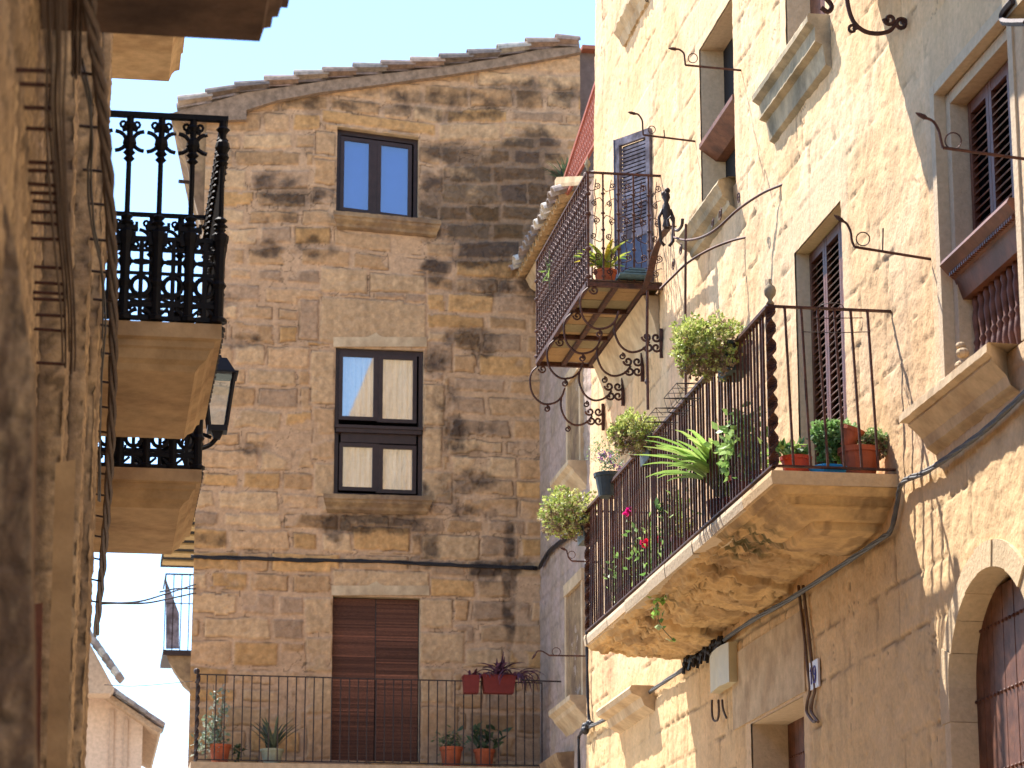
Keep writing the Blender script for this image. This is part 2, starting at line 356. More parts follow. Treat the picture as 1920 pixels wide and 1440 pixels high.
# roof: verge slab, rows of barrel tiles following the slope
TR = [(330,200),(400,182),(462,164),(560,150),(640,138),(740,127),(840,115),(930,101),(1010,84),(1087,78)]
TP = [pY(x, y, YC-.12) for x, y in TR]
def pathlen(P):
    L = [0]
    for a, c in zip(P, P[1:]): L.append(L[-1]+(c-a).length)
    return L
def along(P, L, s):
    s = max(0, min(s, L[-1]-1e-4)); i = max(k for k in range(len(L)) if L[k] <= s); i = min(i, len(P)-2)
    t = (s-L[i])/(L[i+1]-L[i]); return P[i].lerp(P[i+1], t), (P[i+1]-P[i]).normalized()
TL = pathlen(TP)
b = MB(); b.col = (.27, .19, .13)
under = [pY(x, y, YC-.10) for x, y in ((322,212),(345,226),(462,224),(462,206),(520,188),(600,173),(700,160),(800,146),(900,131),(1000,115),(1090,97))]
over = [p+Vector((0, .02, -.055)) for p in TP][::-1]
b.prism(under+over, (.05, .55, 0)); b.prism([p+Vector((.04, .45, .05)) for p in under]+[p+Vector((.04, .45, -.0)) for p in over], (.68, 6.3, 0)); b.build('verge', M['tile'], ch)
def barrel(b, a, c, r0, r1, upv, th=.014, seg=7, inv=False):
    a = Vector(a); c = Vector(c); d = (c-a).normalized(); sd = d.cross(Vector(upv)).normalized(); up = sd.cross(d); vs = []
    for (p, r) in ((a, r0), (c, r1)):
        for rr in (r, r-th):
            for i in range(seg+1):
                t = math.pi*i/seg; vs.append(p + sd*rr*math.cos(t) + up*rr*math.sin(t)*(-1 if inv else 1))
    n = seg+1; fs = []
    for i in range(seg):
        fs += [(i, i+1, 2*n+i+1, 2*n+i), (n+i+1, n+i, 3*n+i, 3*n+i+1), (i+1, i, n+i, n+i+1), (2*n+i, 2*n+i+1, 3*n+i+1, 3*n+i)]
    fs += [(0, 2*n, 3*n, n), (seg, n+seg, 3*n+seg, 2*n+seg)]
    b.add(vs, fs)
TCOL = [(.36, .29, .23), (.28, .22, .18), (.50, .45, .38), (.26, .21, .18), (.35, .25, .19), (.33, .28, .24)]
def tilecol():
    c = random.choice(TCOL); k = random.uniform(.75, 1.15); return tuple(x*k for x in c)
b = MB()
for r in range(9):
    s = random.uniform(0, .1)
    while s < TL[-1]-.1:
        p, d = along(TP, TL, s); q, _ = along(TP, TL, s+.42)
        j = Vector((.021*r, .2*r+random.uniform(-.012, .012), random.uniform(-.01, .012)-.01)); b.col = tilecol()
        barrel(b, p+j+Vector((0, 0, .035)), q+j+Vector((0, 0, -.005)), .095, .075, (0, 0, 1)); s += .36+random.uniform(-.02, .02)
b.build('roof', M['tile'], ch)
def glazed(parent, X0, X1, Z0, Z1, panes, fr, cur, gl, Y, name='window'):
    b = MB(); t = .035
    b.box((X0, Y-.02, Z0), (X0+.05, Y+.05, Z1)); b.box((X1-.05, Y-.02, Z0), (X1, Y+.05, Z1)); b.box((X0+.05, Y-.018, Z1-.06), (X1-.05, Y+.048, Z1)); b.box((X0+.05, Y-.018, Z0), (X1-.05, Y+.048, Z0+.06))
    wn = b.build(name, fr, parent)
    for p_, q_ in zip(panes[::2], panes[1::2]): MB().box((p_[1]+.0455, Y-.04, min(p_[2], q_[2])-.045), (q_[0]-.0455, Y+.0, max(p_[3], q_[3])+.045)).build('mullion', fr, wn)
    for (x0, x1, z0, z1) in panes:
        s = MB(); k = .045
        s.box((x0-k, Y-.045, z0-k), (x0, Y, z1+k)); s.box((x1, Y-.045, z0-k), (x1+k, Y, z1+k)); s.box((x0, Y-.043, z1), (x1, Y-.002, z1+k)); s.box((x0, Y-.043, z0-k), (x1, Y-.002, z0))
        s.build('sash', fr, wn)
        MB().box((x0-.002, Y-.026, z0-.002), (x1+.002, Y-.022, z1+.002)).build('pane', gl, wn)
        c = MB(); n = 24; vs = []
        for i in range(n+1):
            x = x0-.02+(x1-x0+.04)*i/n; y = Y+.03+(.011*math.sin(i*1.7+x0*9) if cur is M['curtain'] else 0)
            vs += [(x, y, z0-.02), (x, y, z1+.02)]
        c.add(vs, [(2*i, 2*i+2, 2*i+3, 2*i+1) for i in range(n)])
        c.build('curtain', cur, wn)  # cream curtain in the middle window, painted sky reflection in the top one
    return wn
def revealY(parent, X0, X1, Z0, Z1, Y, dep, m):                      # the four sides of an opening in a wall that faces the camera
    t = .03; b = MB(); y0 = Y+.012; y1 = Y+dep
    b.box((X0-t, y0, Z0-t), (X0, y1, Z1+t)); b.box((X1, y0, Z0-t), (X1+t, y1, Z1+t)); b.box((X0, y0, Z1), (X1, y1, Z1+t)); b.box((X0, y0, Z0-t), (X1, y1, Z0))
    return b.build('reveal', m, parent)
def px4(x0, x1, y0, y1, Y): a = pY(x0, y0, Y); c = pY(x1, y1, Y); return (a.x, c.x, c.z, a.z)
tw_rev = revealY(ch, *TW, YC, .22, M['stone']); revealY(ch, *MW, YC, .16, M['stone']); revealY(ch, *DR, YC, .22, M['stone'])
tw0 = len(ch.children)
twn = glazed(ch, *TW, [(2.83, 3.125, 11.82, 12.67), (3.275, 3.60, 11.82, 12.67)], M['frame'], M['curtain_blue'], M['glass_sky'], YC+.1)
mw = glazed(ch, *MW, [px4(643, 699, 669, 783, YC+.05), px4(718, 773, 674, 788, YC+.05), px4(643, 697, 838, 915, YC+.05), px4(718, 772, 842, 920, YC+.05)], M['frame'], M['curtain'], M['glass'], YC+.06)
a = pY(630, 797, YC); c = pY(790, 816, YC)
MB().box((a.x+.06, YC+.015, c.z-.11), (c.x-.06, YC+.035, c.z-.001)).box((a.x, YC-.03, c.z), (c.x, YC+.1, a.z)).box((a.x-.01, YC-.05, a.z-.035), (c.x+.01, YC+.0, a.z)).build('transom', M['frame'], mw)
def sillY(parent, x0, x1, zt, zb, out, Y, m, taper=.07, rough=.004, tilt=0):
    pr = [(0, 0), (out, 0), (out, -.05), (out-.02, -.065), (out-.03, -.09), (out*.5, -.13), (out*.42, -.16), (.02, zb-zt), (0, zb-zt)]
    b = MB(); n = 22; vs = []
    for i in range(n+1):
        t = i/n; x = x0+(x1-x0)*t
        for (d, z) in pr:
            xx = x + (taper*(1-d/out) if i == 0 else -taper*(1-d/out) if i == n else 0)
            vs.append((xx, Y-d+random.uniform(-rough, rough), zt+z+random.uniform(-rough, rough)-tilt*t))
    k = len(pr); fs = [(i*k+m_, i*k+(m_+1) % k, (i+1)*k+(m_+1) % k, (i+1)*k+m_) for i in range(n) for m_ in range(k)]
    fs += [tuple(range(k))[::-1], tuple(n*k+i for i in range(k))]
    b.add(vs, fs); return b.build('sill', m, parent)
sillY(ch, 2.69, 3.98, 11.74, 11.56, .16, YC, M['stone_brown'], tilt=.06); sillY(ch, 2.63, 3.90, 8.30, 8.11, .17, YC, M['stone_brown'], tilt=-.01)
for (pts, ht) in (((625, 800, 650, 632, 705), .09), ((622, 805, 1116, 1098, 705), .1)):        # ogee lintels with a small point
    xa, xb, yb, yt, xp = pts; A = [pY(xa, yb, YC-.02), pY(xb, yb, YC-.02)]
    top = [pY(xa+(xb-xa)*t, yt + (-10*max(0, 1-abs(t-.45)/.1)**2 if True else 0), YC-.02) for t in np.linspace(1, 0, 25)]
    MB().prism([A[0], A[1]] + top, (0, .03, 0)).build('lintel', M['stone'], ch)
# slatted wooden blind in the balcony door
b = MB(); z = DR[2]
Xm = (DR[0]+DR[1])/2
while z < DR[3]-.02:
    for (xa, xb) in ((DR[0]+.01, Xm-.006), (Xm+.006, DR[1]-.01)):
        k = random.uniform(.6, 1.25)*(1.5 if random.random() < .12 else 1); kk = k*(1+.35*math.sin(z*7)*math.sin(xa*11+z*3)); b.col = (.16*kk, .062*kk, .034*kk); sg = random.uniform(-.002, .002)
        b.box((xa, YC+.09+sg, z), (xb, YC+.097+sg, z+.013))
    z += .0165
bl = b.build('blind', M['blind'], ch)
MB().tube([(Xm, YC+.085, DR[3]-.02), (Xm+.002, YC+.08, DR[3]-.95)], .0025, 4).build('cord', M['cable_grey'], bl)
MB().box((DR[0], YC+.12, DR[2]), (DR[1], YC+.13, DR[3])).build('door', M['dark'], ch)  # near-black sheet; darkness behind the slats put into its colour
def shear(o):
    dx = WLOC[o.name].x-3.2275
    for vtx in o.data.vertices: vtx.co.z -= .085*(vtx.co.x+dx)
    for c_ in o.children: shear(c_)
shear(twn); shear(tw_rev)
MB().box((1.3, YC+.5, 5), (5.6, YC+.52, 13)).build('inner_wall', M['dark'], ch)  # near-black sheet; the unlit room is put into its colour
p = pY(335, 340, YC+.25); MB().tube([p, p+Vector((.2, .05, .01))], .025, 8).build('spout', M['iron'], ch)

# ---------------- low house between the end house and the sunlit house
lh = empty('stone_house', (5.6, 28.5, 0), 'low shaded house with projecting tiled eave, between the sunlit house and end house', 'house', 'stone houses along the street')
def low_fn(u, v):
    d, sid = ashlar(u, v, .22, .3, .35, .7, 17, .04)
    n = fbm(u, v, .3, 63, 5, .6); f = fbm(u, v, .05, 64, 4)
    st = sstep(.005, .03, d)*sstep(.45, .6, fbm(u, v, .6, 65, 3))
    c = lerp3(np.array([.40, .30, .25]), np.array([.33, .25, .19]), sstep(.35, .65, n))*(.8+.4*f)[..., None]
    c = c*(1-.15*(1-st)*(d < .02))[..., None]
    return (f-.5)*.02+(n-.5)*.03+st*.006, c
relief('wall', 'X', X2, (24.5, YC-.01), (3.8, 11.12), (.03, .02), low_fn, [], M['wall_far'], lh)
b = MB(); b.col = (.35, .26, .2); b.box((X2+.02, 24.5, 0), (X2+.06, YC, 3.8)); b.box((X2+.06, 24.6, 10.9), (9.5, YC+4, 11.05)); b.box((9.45, 24.6, 0), (9.5, YC+4, 10.9)); b.box((5.72, YC+.4, 0), (9.5, YC+.45, 10.9)); b.build('side_wall', M['wall_far'], lh)
b = MB(); b.col = (.19, .14, .12)
q0, q1 = pY(1088, 96, YC+.35), pY(1150, 250, YC+.35); b.box((q0.x-.05, YC+.35, 10.9), (q1.x+2, YC+.4, q0.z-.02)); b.col = (.4, .14, .08); b.box((q0.x, YC+.2, q0.z-.02), (q1.x+2, YC+.7, q0.z+.03)); b.build('parapet', M['wall_far'], lh)
b = MB(); y = 28.15                                                   # tiled eave, seen from below
while y < YC-.05:
    b.col = tuple(min(1, c*1.25) for c in tilecol()); dz = random.uniform(-.01, .01)
    barrel(b, (4.84+random.uniform(-.02, .02), y, 11.10+dz), (5.30, y, 11.26+dz), .085, .08, (0, 0, 1)); barrel(b, (5.2, y, 11.28), (5.7, y, 11.42), .085, .08, (0, 0, 1))
    b.col = (.46, .30, .15); barrel(b, (4.90, y+.1, 11.10), (5.5, y+.1, 11.28), .075, .08, (0, 0, 1), inv=True)
    y += .2
b.build('eave', M['tile'], lh)
b = MB(); b.prism([(5.19, 28.1, 10.86), (5.08, 28.1, 10.93), (5.02, 28.1, 11.04), (5.3, 28.1, 11.12), (5.3, 28.1, 10.86)], (0, YC-28.1, 0)); b.build('cornice', M['stone'], lh)
b = MB(); b.prism([pX(1042, 352, 4.90)+Vector((0, -.06, .03)), pX(1095, 352, 4.98)+Vector((0, -.06, .05)), pX(1095, 345, 4.98)+Vector((0, -.06, .07)), pX(1042, 345, 4.90)+Vector((0, -.06, .06))], (0, .12, 0)); b.build('eave_end', M['stone'], lh)
def jambX(parent, Y0, Y1, Z0, Z1, X, out=.05, sill=True, pane=True):
    b = MB(); b.box((X-out, Y0-.1, Z0), (X+.02, Y0, Z1)); b.box((X-out, Y1, Z0), (X+.02, Y1+.1, Z1)); b.box((X-out-.01, Y0-.1, Z1), (X+.02, Y1+.1, Z1+.13))
    wn = b.build('window', M['stone'], parent)
    if pane: MB().box((X-.012, Y0, Z0), (X+.01, Y1, Z1)).build('pane', M['stone_brown'], wn)
    if sill:
        pr = [(.02, 0), (-.20, 0), (-.20, -.05), (-.15, -.09), (-.13, -.13), (-.06, -.2), (.02, -.3)]
        MB().prism([(X+a_, Y0-.22, Z0+b_) for a_, b_ in pr], (0, Y1-Y0+.44, 0)).build('sill', M['stone'], wn)
jambX(lh, 28.35, 29.25, 5.62, 6.86, X2, .04); jambX(lh, 28.4, 29.1, 8.14, 9.2, X2, .04)
MB().prism([(X2, 29.0, 4.75), (X2-.18, 29.0, 5.05), (X2-.2, 29.0, 5.12), (X2, 29.0, 5.14)], (0, 1.1, 0)).build('corbel', M['stone_brown'], lh)
# terrace rail and its plant
tr = empty('terrace_railing', (5.0, 27.5, 11.1), 'red painted lattice railing on the terrace above the tiled eave', 'railing')
b = MB(); b.bar((5.0, 25.6, 11.92), (5.0, 28.4, 11.32), .04); b.bar((5.0, 25.6, 11.12), (5.0, 28.4, 11.12), .03); b.build('rail', M['redpaint'], tr)
b = MB(); y = 25.6
while y < 28.35:
    zt = 11.92-(y-25.6)*.6/2.8; b.bar((5.0, y, 11.12), (5.0, y, zt), .012)
    zz = 11.12
    while zz < zt-.04: b.ring((5.0, y+.045, zz+.05), .04, .006, (1, 0, 0), 8); zz += .09
    y += .095
b.build('lattice', M['redpaint'], tr)
# ================================================================ THE SUNLIT HOUSE
rh = empty('stone_house', (5.4, 18, 0), 'sunlit honey coloured stone house filling the right side of the street', 'house', 'stone houses along the street')
ARC = (14.10, .70, 3.80, .55)
LD = (18.0, 19.5, 1.0, 4.20); W1 = (19.6, 20.78, 8.38, 9.92); W2 = (16.95, 18.0, 8.66, 10.6); W3 = (13.28, 14.70, 5.42, 7.33); D2 = (16.72, 17.93, 5.22, 7.30); D1 = (22.95, 23.9, 8.36, 9.95)
def arch_in(u, v, k=0): return ((np.abs(u-ARC[0]) < ARC[1]+k) & (v < ARC[2])) | ((((u-ARC[0])/(ARC[1]+k))**2 + ((v-ARC[2])/(ARC[3]+k))**2) < 1) & (v >= ARC[2])
W1A = rect(*W1)
def right_fn(u, v):
    d, sid = ashlar(u, v, .27, .40, .45, .95, 23, .020, .45)
    n = fbm(u, v, .6, 33, 4); f = fbm(u, v, .06, 34, 5, .6); g = fbm(u, v, .2, 35, 4); mid = fbm(u, v, .1, 36, 4)
    low = sstep(5.35, 5.0, v)
    vis = np.clip(sstep(.38, .58, fbm(u, v, .55, 37, 3))*.9 + low*.1, 0, 1)*sstep(.30, .45, fbm(u, v, .12, 57, 3))
    jt = (1-sstep(.004, .014+.012*f, d+(f-.5)*.018))*vis*(.7+.3*sstep(.4, .6, g))
    k = srand(sid, 2)
    c = lerp3(np.array([.64, .415, .215]), np.array([.68, .47, .275]), sstep(.35, .7, n))
    c = c*(.92+.16*k)[..., None]*(.86+.28*g)[..., None]*(.9+.2*f)[..., None]
    pk = sstep(.5, .7, fbm(u, v, 1.3, 38, 3))*sstep(17, 22, u)
    c = lerp3(c, c*np.array([1.02, .93, .93]), pk)
    c = lerp3(c, np.array([.66, .445, .22])*(.82+.36*g)[..., None], low*.7)
    streak = sstep(.60, .75, fbm(u*4, v*.5, .5, 39, 4))
    c = c*(1-.16*streak)[..., None]
    c = c*(1-.5*jt)[..., None]
    pits = sstep(.70, .78, fbm(u, v, .045, 44, 3))*.5
    c = c*(1-.25*pits)[..., None]
    crack = (np.abs(fbm(u*1.5, v, .8, 45, 5, .55)-.5) < .0035)*sstep(.5, .6, g)
    c = c*(1-.45*crack)[..., None]
    wave = fbm(u, v*.6, .5, 46, 3)-.5
    h = -jt*.012 + (f-.5)*.014 + (mid-.5)*.010 + wave*.016 - pits*.004 - crack*.006 + (k-.5)*.008*vis
    hole = np.zeros_like(u, bool)                                    # dressed, smoother stone round the openings
    for (a0, a1, b0, b1) in (W1, W3, D2, D1, LD, W2):
        near = (u > a0-.16) & (u < a1+.16) & (v > b0-.1) & (v < b1+.42); h = np.where(near, h*.35+.006, h); c[near] = c[near]*.5+np.array([.64, .46, .28])*.5
    return h, c
wend = lambda u, v: np.where(u > 25.0, (u-25.0)*((26.72-.112*v)-26.0)/1.0, 0)
RW = relief('wall', 'X', W, (10.8, 26.0), (1.0, 14.2), (.024, .016), right_fn,
       [arch_in, rect(*LD), W1A, rect(*W2), rect(*W3), rect(*D2), rect(*D1)], M['wall'], rh,
       [x for h in (LD, W1, W2, W3, D2, D1) for x in h[:2]], [x for h in (LD, W1, W2, W3, D2, D1) for x in h[2:]], warpend=wend)
b = MB(); b.col = (.58, .42, .25)
b.box((W, -8, 0), (W+.05, 10.8, 14.2)); b.box((W+.0, 10.8, 0), (W+.3, 26, 1.0)); b.box((W+.9, 25.0, 0), (9, 25.1, 14.1))
b.prism([(W+.01, 26.4, 2.6), (W+.01, 25.2, 13.6), (W+1, 25.2, 13.6), (W+1, 26.4, 2.6)], (0, -.05, 0))
b.box((W+.05, -8, 14.1), (9, 25.2, 14.2)); b.box((W+.9, -8, 0), (W+.95, 25, 14.1)); b.build('side_wall', M['wall'], rh)
def lv(X): return X
def revealX(parent, op, dep, m, head=True, t=.04):
    Y0, Y1, Z0, Z1 = op; b = MB(); x0 = W+.008; x1 = W+dep; b.col = (.58, .45, .3)
    b.box((x0, Y0-t, Z0-t), (x1, Y0, Z1+t)); b.box((x0, Y1, Z0-t), (x1, Y1+t, Z1+t)); b.box((x0, Y0, Z0-t), (x1, Y1, Z0))
    if head: b.box((x0, Y0, Z1), (x1, Y1, Z1+t))
    return b.build('reveal', m, parent)
# arched door: voussoirs, jamb blocks, planks with studs
ad = MB(); n = 9
def ell(a, c, t): return (ARC[0]+a*math.cos(t), ARC[2]+c*math.sin(t))
for i in range(n):
    t0 = math.pi*i/n+.003; t1 = math.pi*(i+1)/n-.003; ts = np.linspace(t0, t1, 6); o_ = random.uniform(-.006, .006)
    ko = .13+.02*random.random()
    k = random.uniform(.9, 1.08); ad.col = (.60*k, .45*k, .27*k)
    inner = [ell(ARC[1]-.004, ARC[3]-.004, t) for t in ts]; outer = [ell(ARC[1]+ko, ARC[3]+ko, t) for t in ts[::-1]]
    ad.prism([(W-.02+o_, y, z) for y, z in inner+outer], (.19, 0, 0))
for s in (-1, 1):
    z = 1.0
    while z < ARC[2]-.02:
        hh = min(random.uniform(.35, .5), ARC[2]-z); k = random.uniform(.88, 1.05); ad.col = (.56*k, .41*k, .25*k); wd = random.choice((.10, .16))
        y0 = ARC[0]+s*(ARC[1]-.004); ad.box((W-.02+random.uniform(-.004, .004), y0, z+.005), (W+.165, y0+s*wd, z+hh+.002)); z += hh
arch = ad.build('arch', M['wall'], rh)
b = MB(); y = ARC[0]-ARC[1]-.02
while y < ARC[0]+ARC[1]: b.box((W+.14+random.uniform(0, .004), y, .5), (W+.18, y+.088, 4.3)); y += .092
for z in (2.75, 3.3, 3.72, 4.1):
    y = ARC[0]-ARC[1]+.03
    while y < ARC[0]+ARC[1]: b.ball((W+.138, y, z), .011, 6); y += .062
dd = b.build('door', M['wood'], rh)
# small doorway under the balcony
revealX(rh, LD, .30, M['wall'])
b = MB(); y = LD[0]
while y < LD[1]-.01: b.box((W+.27, y, 1), (W+.3, min(y+.115, LD[1]), LD[3])); y += .12
for z in (3.5, 3.95):
    for k in range(24): b.ball((W+.268, LD[0]+.03+k*.061, z), .010, 6)
dl = b.build('door', M['wood'], rh)
MB().box((W-.014, 17.93, 4.22), (W+.01, 20.02, 4.78)).build('lintel', M['stone'], rh)
def louvre_leaf(parent, Y0, Y1, Z0, Z1, X, m=M['woodlit'], cols=1, fr=.045, rail=.07, name='shutter', pitch=.05):
    b = MB(); b.box((X, Y0, Z0), (X+.035, Y0+fr, Z1)); b.box((X, Y1-fr, Z0), (X+.035, Y1, Z1)); b.box((X+.002, Y0+fr, Z0), (X+.033, Y1-fr, Z0+rail)); b.box((X+.002, Y0+fr, Z1-rail), (X+.033, Y1-fr, Z1))
    z = Z0+rail+.02
    while z < Z1-rail-.02:
        b.prism([(X+.0, Y0+fr, z-.018), (X+.004, Y0+fr, z-.024), (X+.036, Y0+fr, z+.012), (X+.032, Y0+fr, z+.018)], (0, Y1-Y0-2*fr, 0)); z += pitch
    return b.build(name, m, parent)
# balcony door with louvred shutters
revealX(rh, D2, .16, M['wall'])
yy = np.linspace(D2[0], D2[1], 4)
for i in range(3): louvre_leaf(rh, yy[i]+.004, yy[i+1]-.004, D2[2]+.02, D2[3]-.01, W+.10)
# window with moulded stone frame, shutters above, turned balusters below
revealX(rh, W3, .24, M['wall'])
b = MB(); b.col = (.56, .43, .28)
for (k, x0, x1) in ((.06, W-.02, W+.10), (.14, W+.05, W+.17)):
    b.box((x0, W3[1]-k, W3[2]), (x1, W3[1]-k+.075, W3[3]-k+.06)); b.box((x0, W3[0]+k-.075, W3[2]), (x1, W3[0]+k, W3[3]-k+.06)); b.box((x0+.002, W3[0]+.05, W3[3]-k), (x1-.002, W3[1]-.05, W3[3]-k+.07))
wf = b.build('window', M['wall'], rh)
ys = np.linspace(13.43, W3[1]-.16, 4)
for i in range(3): louvre_leaf(wf, ys[i]+.003, ys[i+1]-.003, 6.24, W3[3]-.15, W+.15)
b = MB(); b.prism([(W-.03, 13.40, 6.23), (W-.045, 13.40, 6.20), (W-.0, 13.40, 6.15), (W+.04, 13.40, 6.12), (W+.08, 13.40, 6.0), (W+.2, 13.40, 6.0), (W+.2, 13.40, 6.23)], (0, W3[1]-13.42-.10, 0))
for i in range(30): b.box((W-.006, 13.44+i*.037, 6.125), (W+.02, 13.46+i*.037, 6.145))
b.build('transom', M['woodlit'], wf)
pr = [(.02, 5.42), (.028, 5.46), (.018, 5.5), (.024, 5.56), (.034, 5.62), (.026, 5.68), (.018, 5.71), (.028, 5.73), (.018, 5.75), (.022, 5.80), (.03, 5.87), (.02, 5.93), (.028, 5.96), (.022, 6.01)]
y = 13.5; b0 = None
while y < W3[1]-.2:
    if b0 is None: b0 = MB().lathe([(r, z) for r, z in pr], (W+.14, y, 0), 10).build('baluster', M['wood'], wf, True); b0y = y; wl = WLOC[b0.name].copy()
    else: dup(b0, wl+Vector((0, y-b0y, 0)), wf)
    y += .10
MB().box((W+.23, W3[0], W3[2]), (W+.26, W3[1], W3[3])).build('dark_glass', M['dark'], wf)  # near-black sheet; darkness behind shutters and balusters put into its colour
def sillX(parent, Y0, Y1, zt, prf, m, name='sill', rough=.0018, ret=.0):
    n = 30; vs = []; k = len(prf); b = MB(); b.col = (.56, .44, .29); mo = max(p[0] for p in prf)
    for i in range(n+1):
        for (dd_, z) in prf:
            e = ret*(1-dd_/mo); y = Y0+(Y1-Y0)*i/n
            if i == 0: y += e
            if i == n: y -= e
            vs.append((W-dd_+random.uniform(-rough, rough), y, zt+z+random.uniform(-rough, rough)))
    fs = [(i*k+j, i*k+(j+1) % k, (i+1)*k+(j+1) % k, (i+1)*k+j) for i in range(n) for j in range(k)] + [tuple(range(k))[::-1], tuple(n*k+i for i in range(k))]
    b.add(vs, fs); return b.build(name, m, parent)
sillX(wf, 13.40, 15.00, 5.43, [(-.2, 0), (.17, 0), (.19, -.015), (.19, -.06), (.15, -.075), (.15, -.09), (.13, -.11), (.07, -.17), (.05, -.22), (-.02, -.27), (-.2, -.27)], M['stone'], ret=.22)
b = MB()                                                             # carved scroll stone standing at the left end of the sill
p = pX(1793, 705, W-.06)
for k, (dy, z, r) in enumerate(((0, .0, .05), (.01, .07, .045), (-.01, .14, .04), (.02, .19, .03))): b.ball((W-.02, p.y+dy, 5.50+z-.03), r, 8, .75)
b.build('ornament', M['stone'], wf)
# tall dark window with a wooden board across it
wt = sillX(rh, W1[0]-.02, W1[1]+.30, 8.42, [(-.1, .02), (.05, .02), (.14, -.02), (.16, -.06), (.13, -.10), (.11, -.14), (.06, -.17), (.05, -.21), (-.02, -.25), (-.1, -.25)], M['stone_grey'], 'window', .003, .12)
revealX(wt, W1, .3, M['wall'], head=True)
b = MB(); b.prism([(W-.02, W1[0]+.0, 9.10), (W-.02, W1[0], 9.06), (W+.12, W1[0], 8.96), (W+.2, W1[0], 8.96), (W+.2, W1[0], 9.10)], (0, W1[1]-W1[0], 0)); b.build('transom', M['wood'], wt)
MB().box((W+.2, W1[0], W1[2]), (W+.26, W1[1], W1[3])).build('dark_glass', M['dark'], wt)  # flat near-black sheet standing in for the unlit opening
# upper window and its big sill
w2 = sillX(rh, 16.85, 18.42, 8.66, [(-.1, 0), (.15, 0), (.16, -.02), (.16, -.06), (.11, -.09), (.11, -.2), (.06, -.22), (.04, -.36), (-.1, -.44)], M['stone_grey'], 'window', .002, .0)
revealX(w2, W2, .2, M['wall']); MB().box((W+.18, W2[0], W2[2]), (W+.24, W2[1], W2[3])).build('shutter', M['woodlit'], w2)
sillX(rh, 22.75, 23.95, 11.36, [(-.05, 0), (.10, -.0), (.11, -.05), (.05, -.12), (.02, -.2), (-.05, -.2)], M['stone'], 'sill', .01, .1)
# balcony door of the upper balcony: one louvred leaf stands open
revealX(rh, D1, .2, M['wall']); MB().box((W+.18, D1[0], D1[2]), (W+.22, D1[1], D1[3])).build('door', M['dark'], rh)  # doorway filled by a near-black sheet that paints the unlit room
TL_ = pX(1220, 240, W-.01); zt = TL_.z
d_ = ray(1156, 263); E_ = Vector(C0 + d_*(zt-1.6)/d_[2]); A_ = Vector((W-.01, TL_.y, zt)); ux = (E_-A_); wl_ = ux.length; ux.normalize(); uy = Vector((0, 0, 1)).cross(ux)
mt = Matrix((( ux.x, uy.x, 0, A_.x), (ux.y, uy.y, 0, A_.y), (0, 0, 1, 0), (0, 0, 0, 1)))
b = MB(); zb = 8.40; zm = 9.02; wd = wl_
b.box((0, -.02, zb), (.05, .02, zt), mt); b.box((wd-.05, -.02, zb), (wd, .02, zt), mt); b.box((.05, -.018, zt-.07), (wd-.05, .018, zt), mt); b.box((.05, -.018, zm-.06), (wd-.05, .018, zm+.02), mt); b.box((.05, -.018, zb), (wd-.05, .018, zb+.1), mt)
z = zm+.04
while z < zt-.09:
    b.box((.05, -.016, z), (wd-.05, -.008, z+.024), mt); z += .036
lf = b.build('shutter', M['shutter'], rh)
b = MB(); b.box((.05, -.03, zm+.02), (wd-.05, -.027, zt-.07), mt); b.build('backing', M['dark'], lf)  # near-black sheet; shade between the louvres put into its colour
MB().box((.05, -.006, zb+.1), (wd-.05, .006, zm-.06), mt).build('panel', M['shutter_blue'], lf)
MB().box((wd+.004, -.03, zb), (wd+.012, .03, zt), mt).build('shutter', M['shutter_blue'], rh)
# ================================================================ LONG STONE BALCONY with plain iron bars
lb = empty('balcony', (W, 18.8, 5.2), 'long stone balcony with plain iron bars and twisted corner posts, crowded with plants', 'balcony', 'balconies of the street')
XO, Y0b, Y1b, ZF = 4.02, 15.68, 21.94, 5.22
us = np.arange(Y0b, Y1b+.001, .014); ws = np.arange(XO, W+.021, .0105); uu, ww = np.meshgrid(us, ws, indexing='ij')
d = np.minimum(ww-XO, np.minimum(uu-Y0b, (Y1b-uu)*1.6)); far = sstep(16.5, 17.3, uu)
nz = fbm(uu, ww, .5, 201, 5, .55); n2 = fbm(uu, ww, .08, 202, 4, .6)
dd_ = d + (nz-.5)*.34*far*sstep(0, .08, d)
zz = np.interp(dd_, [0, .02, .05, .07, .13, .14, .21, .22, .24, .33, .35, .36, .46, .60, .62, .8], [0, .0, .035, .045, .05, .09, .10, .105, .145, .155, .16, .195, .205, .21, .22, .225])
seg = np.array([15, 16.9, 18.15, 19.25, 20.3, 21.2, 23]); wv = uu + (fbm(ww, uu, .3, 210, 3)-.5)*.35; si = np.searchsorted(seg, wv); dj = np.min(np.abs(wv[..., None]-seg), -1)
off = np.array([0, 0, .03, -.02, .025, -.01, .02, 0])[si]
crk = np.clip((np.abs(fbm(uu, ww, .45, 220, 4)-.5) < .010)*1.0 + (np.abs(fbm(uu*.6, ww*1.6, .3, 221, 4)-.5) < .008)*1.0, 0, 1)*far*sstep(.05, .1, d)
zb_ = ZF-.085-zz + off*far*sstep(.05, .2, d) + far*sstep(.06, .25, d)*(np.floor(fbm(uu*1.0, ww, .22, 231, 4, .55)*9+ww*1.5)/9-.5)*.085 + sstep(.028, .0, dj)*.035*sstep(.03, .1, d) + (n2-.5)*.022*sstep(0, .1, d)*(.3+far) + .028*(1-far*.7)*sum(np.clip(1-np.abs(d-q_)/.014, 0, 1) for q_ in (.085, .155, .245, .34)) + crk*.02 + (nz-.5)*.05*far*sstep(.1, .3, d)
co = np.stack([ww + 0*uu, uu, zb_], -1)
c = lerp3(np.array([.53, .36, .19]), np.array([.40, .27, .15]), sstep(.4, .65, fbm(uu, ww, .25, 203, 4)))*(.8+.4*n2)[..., None]
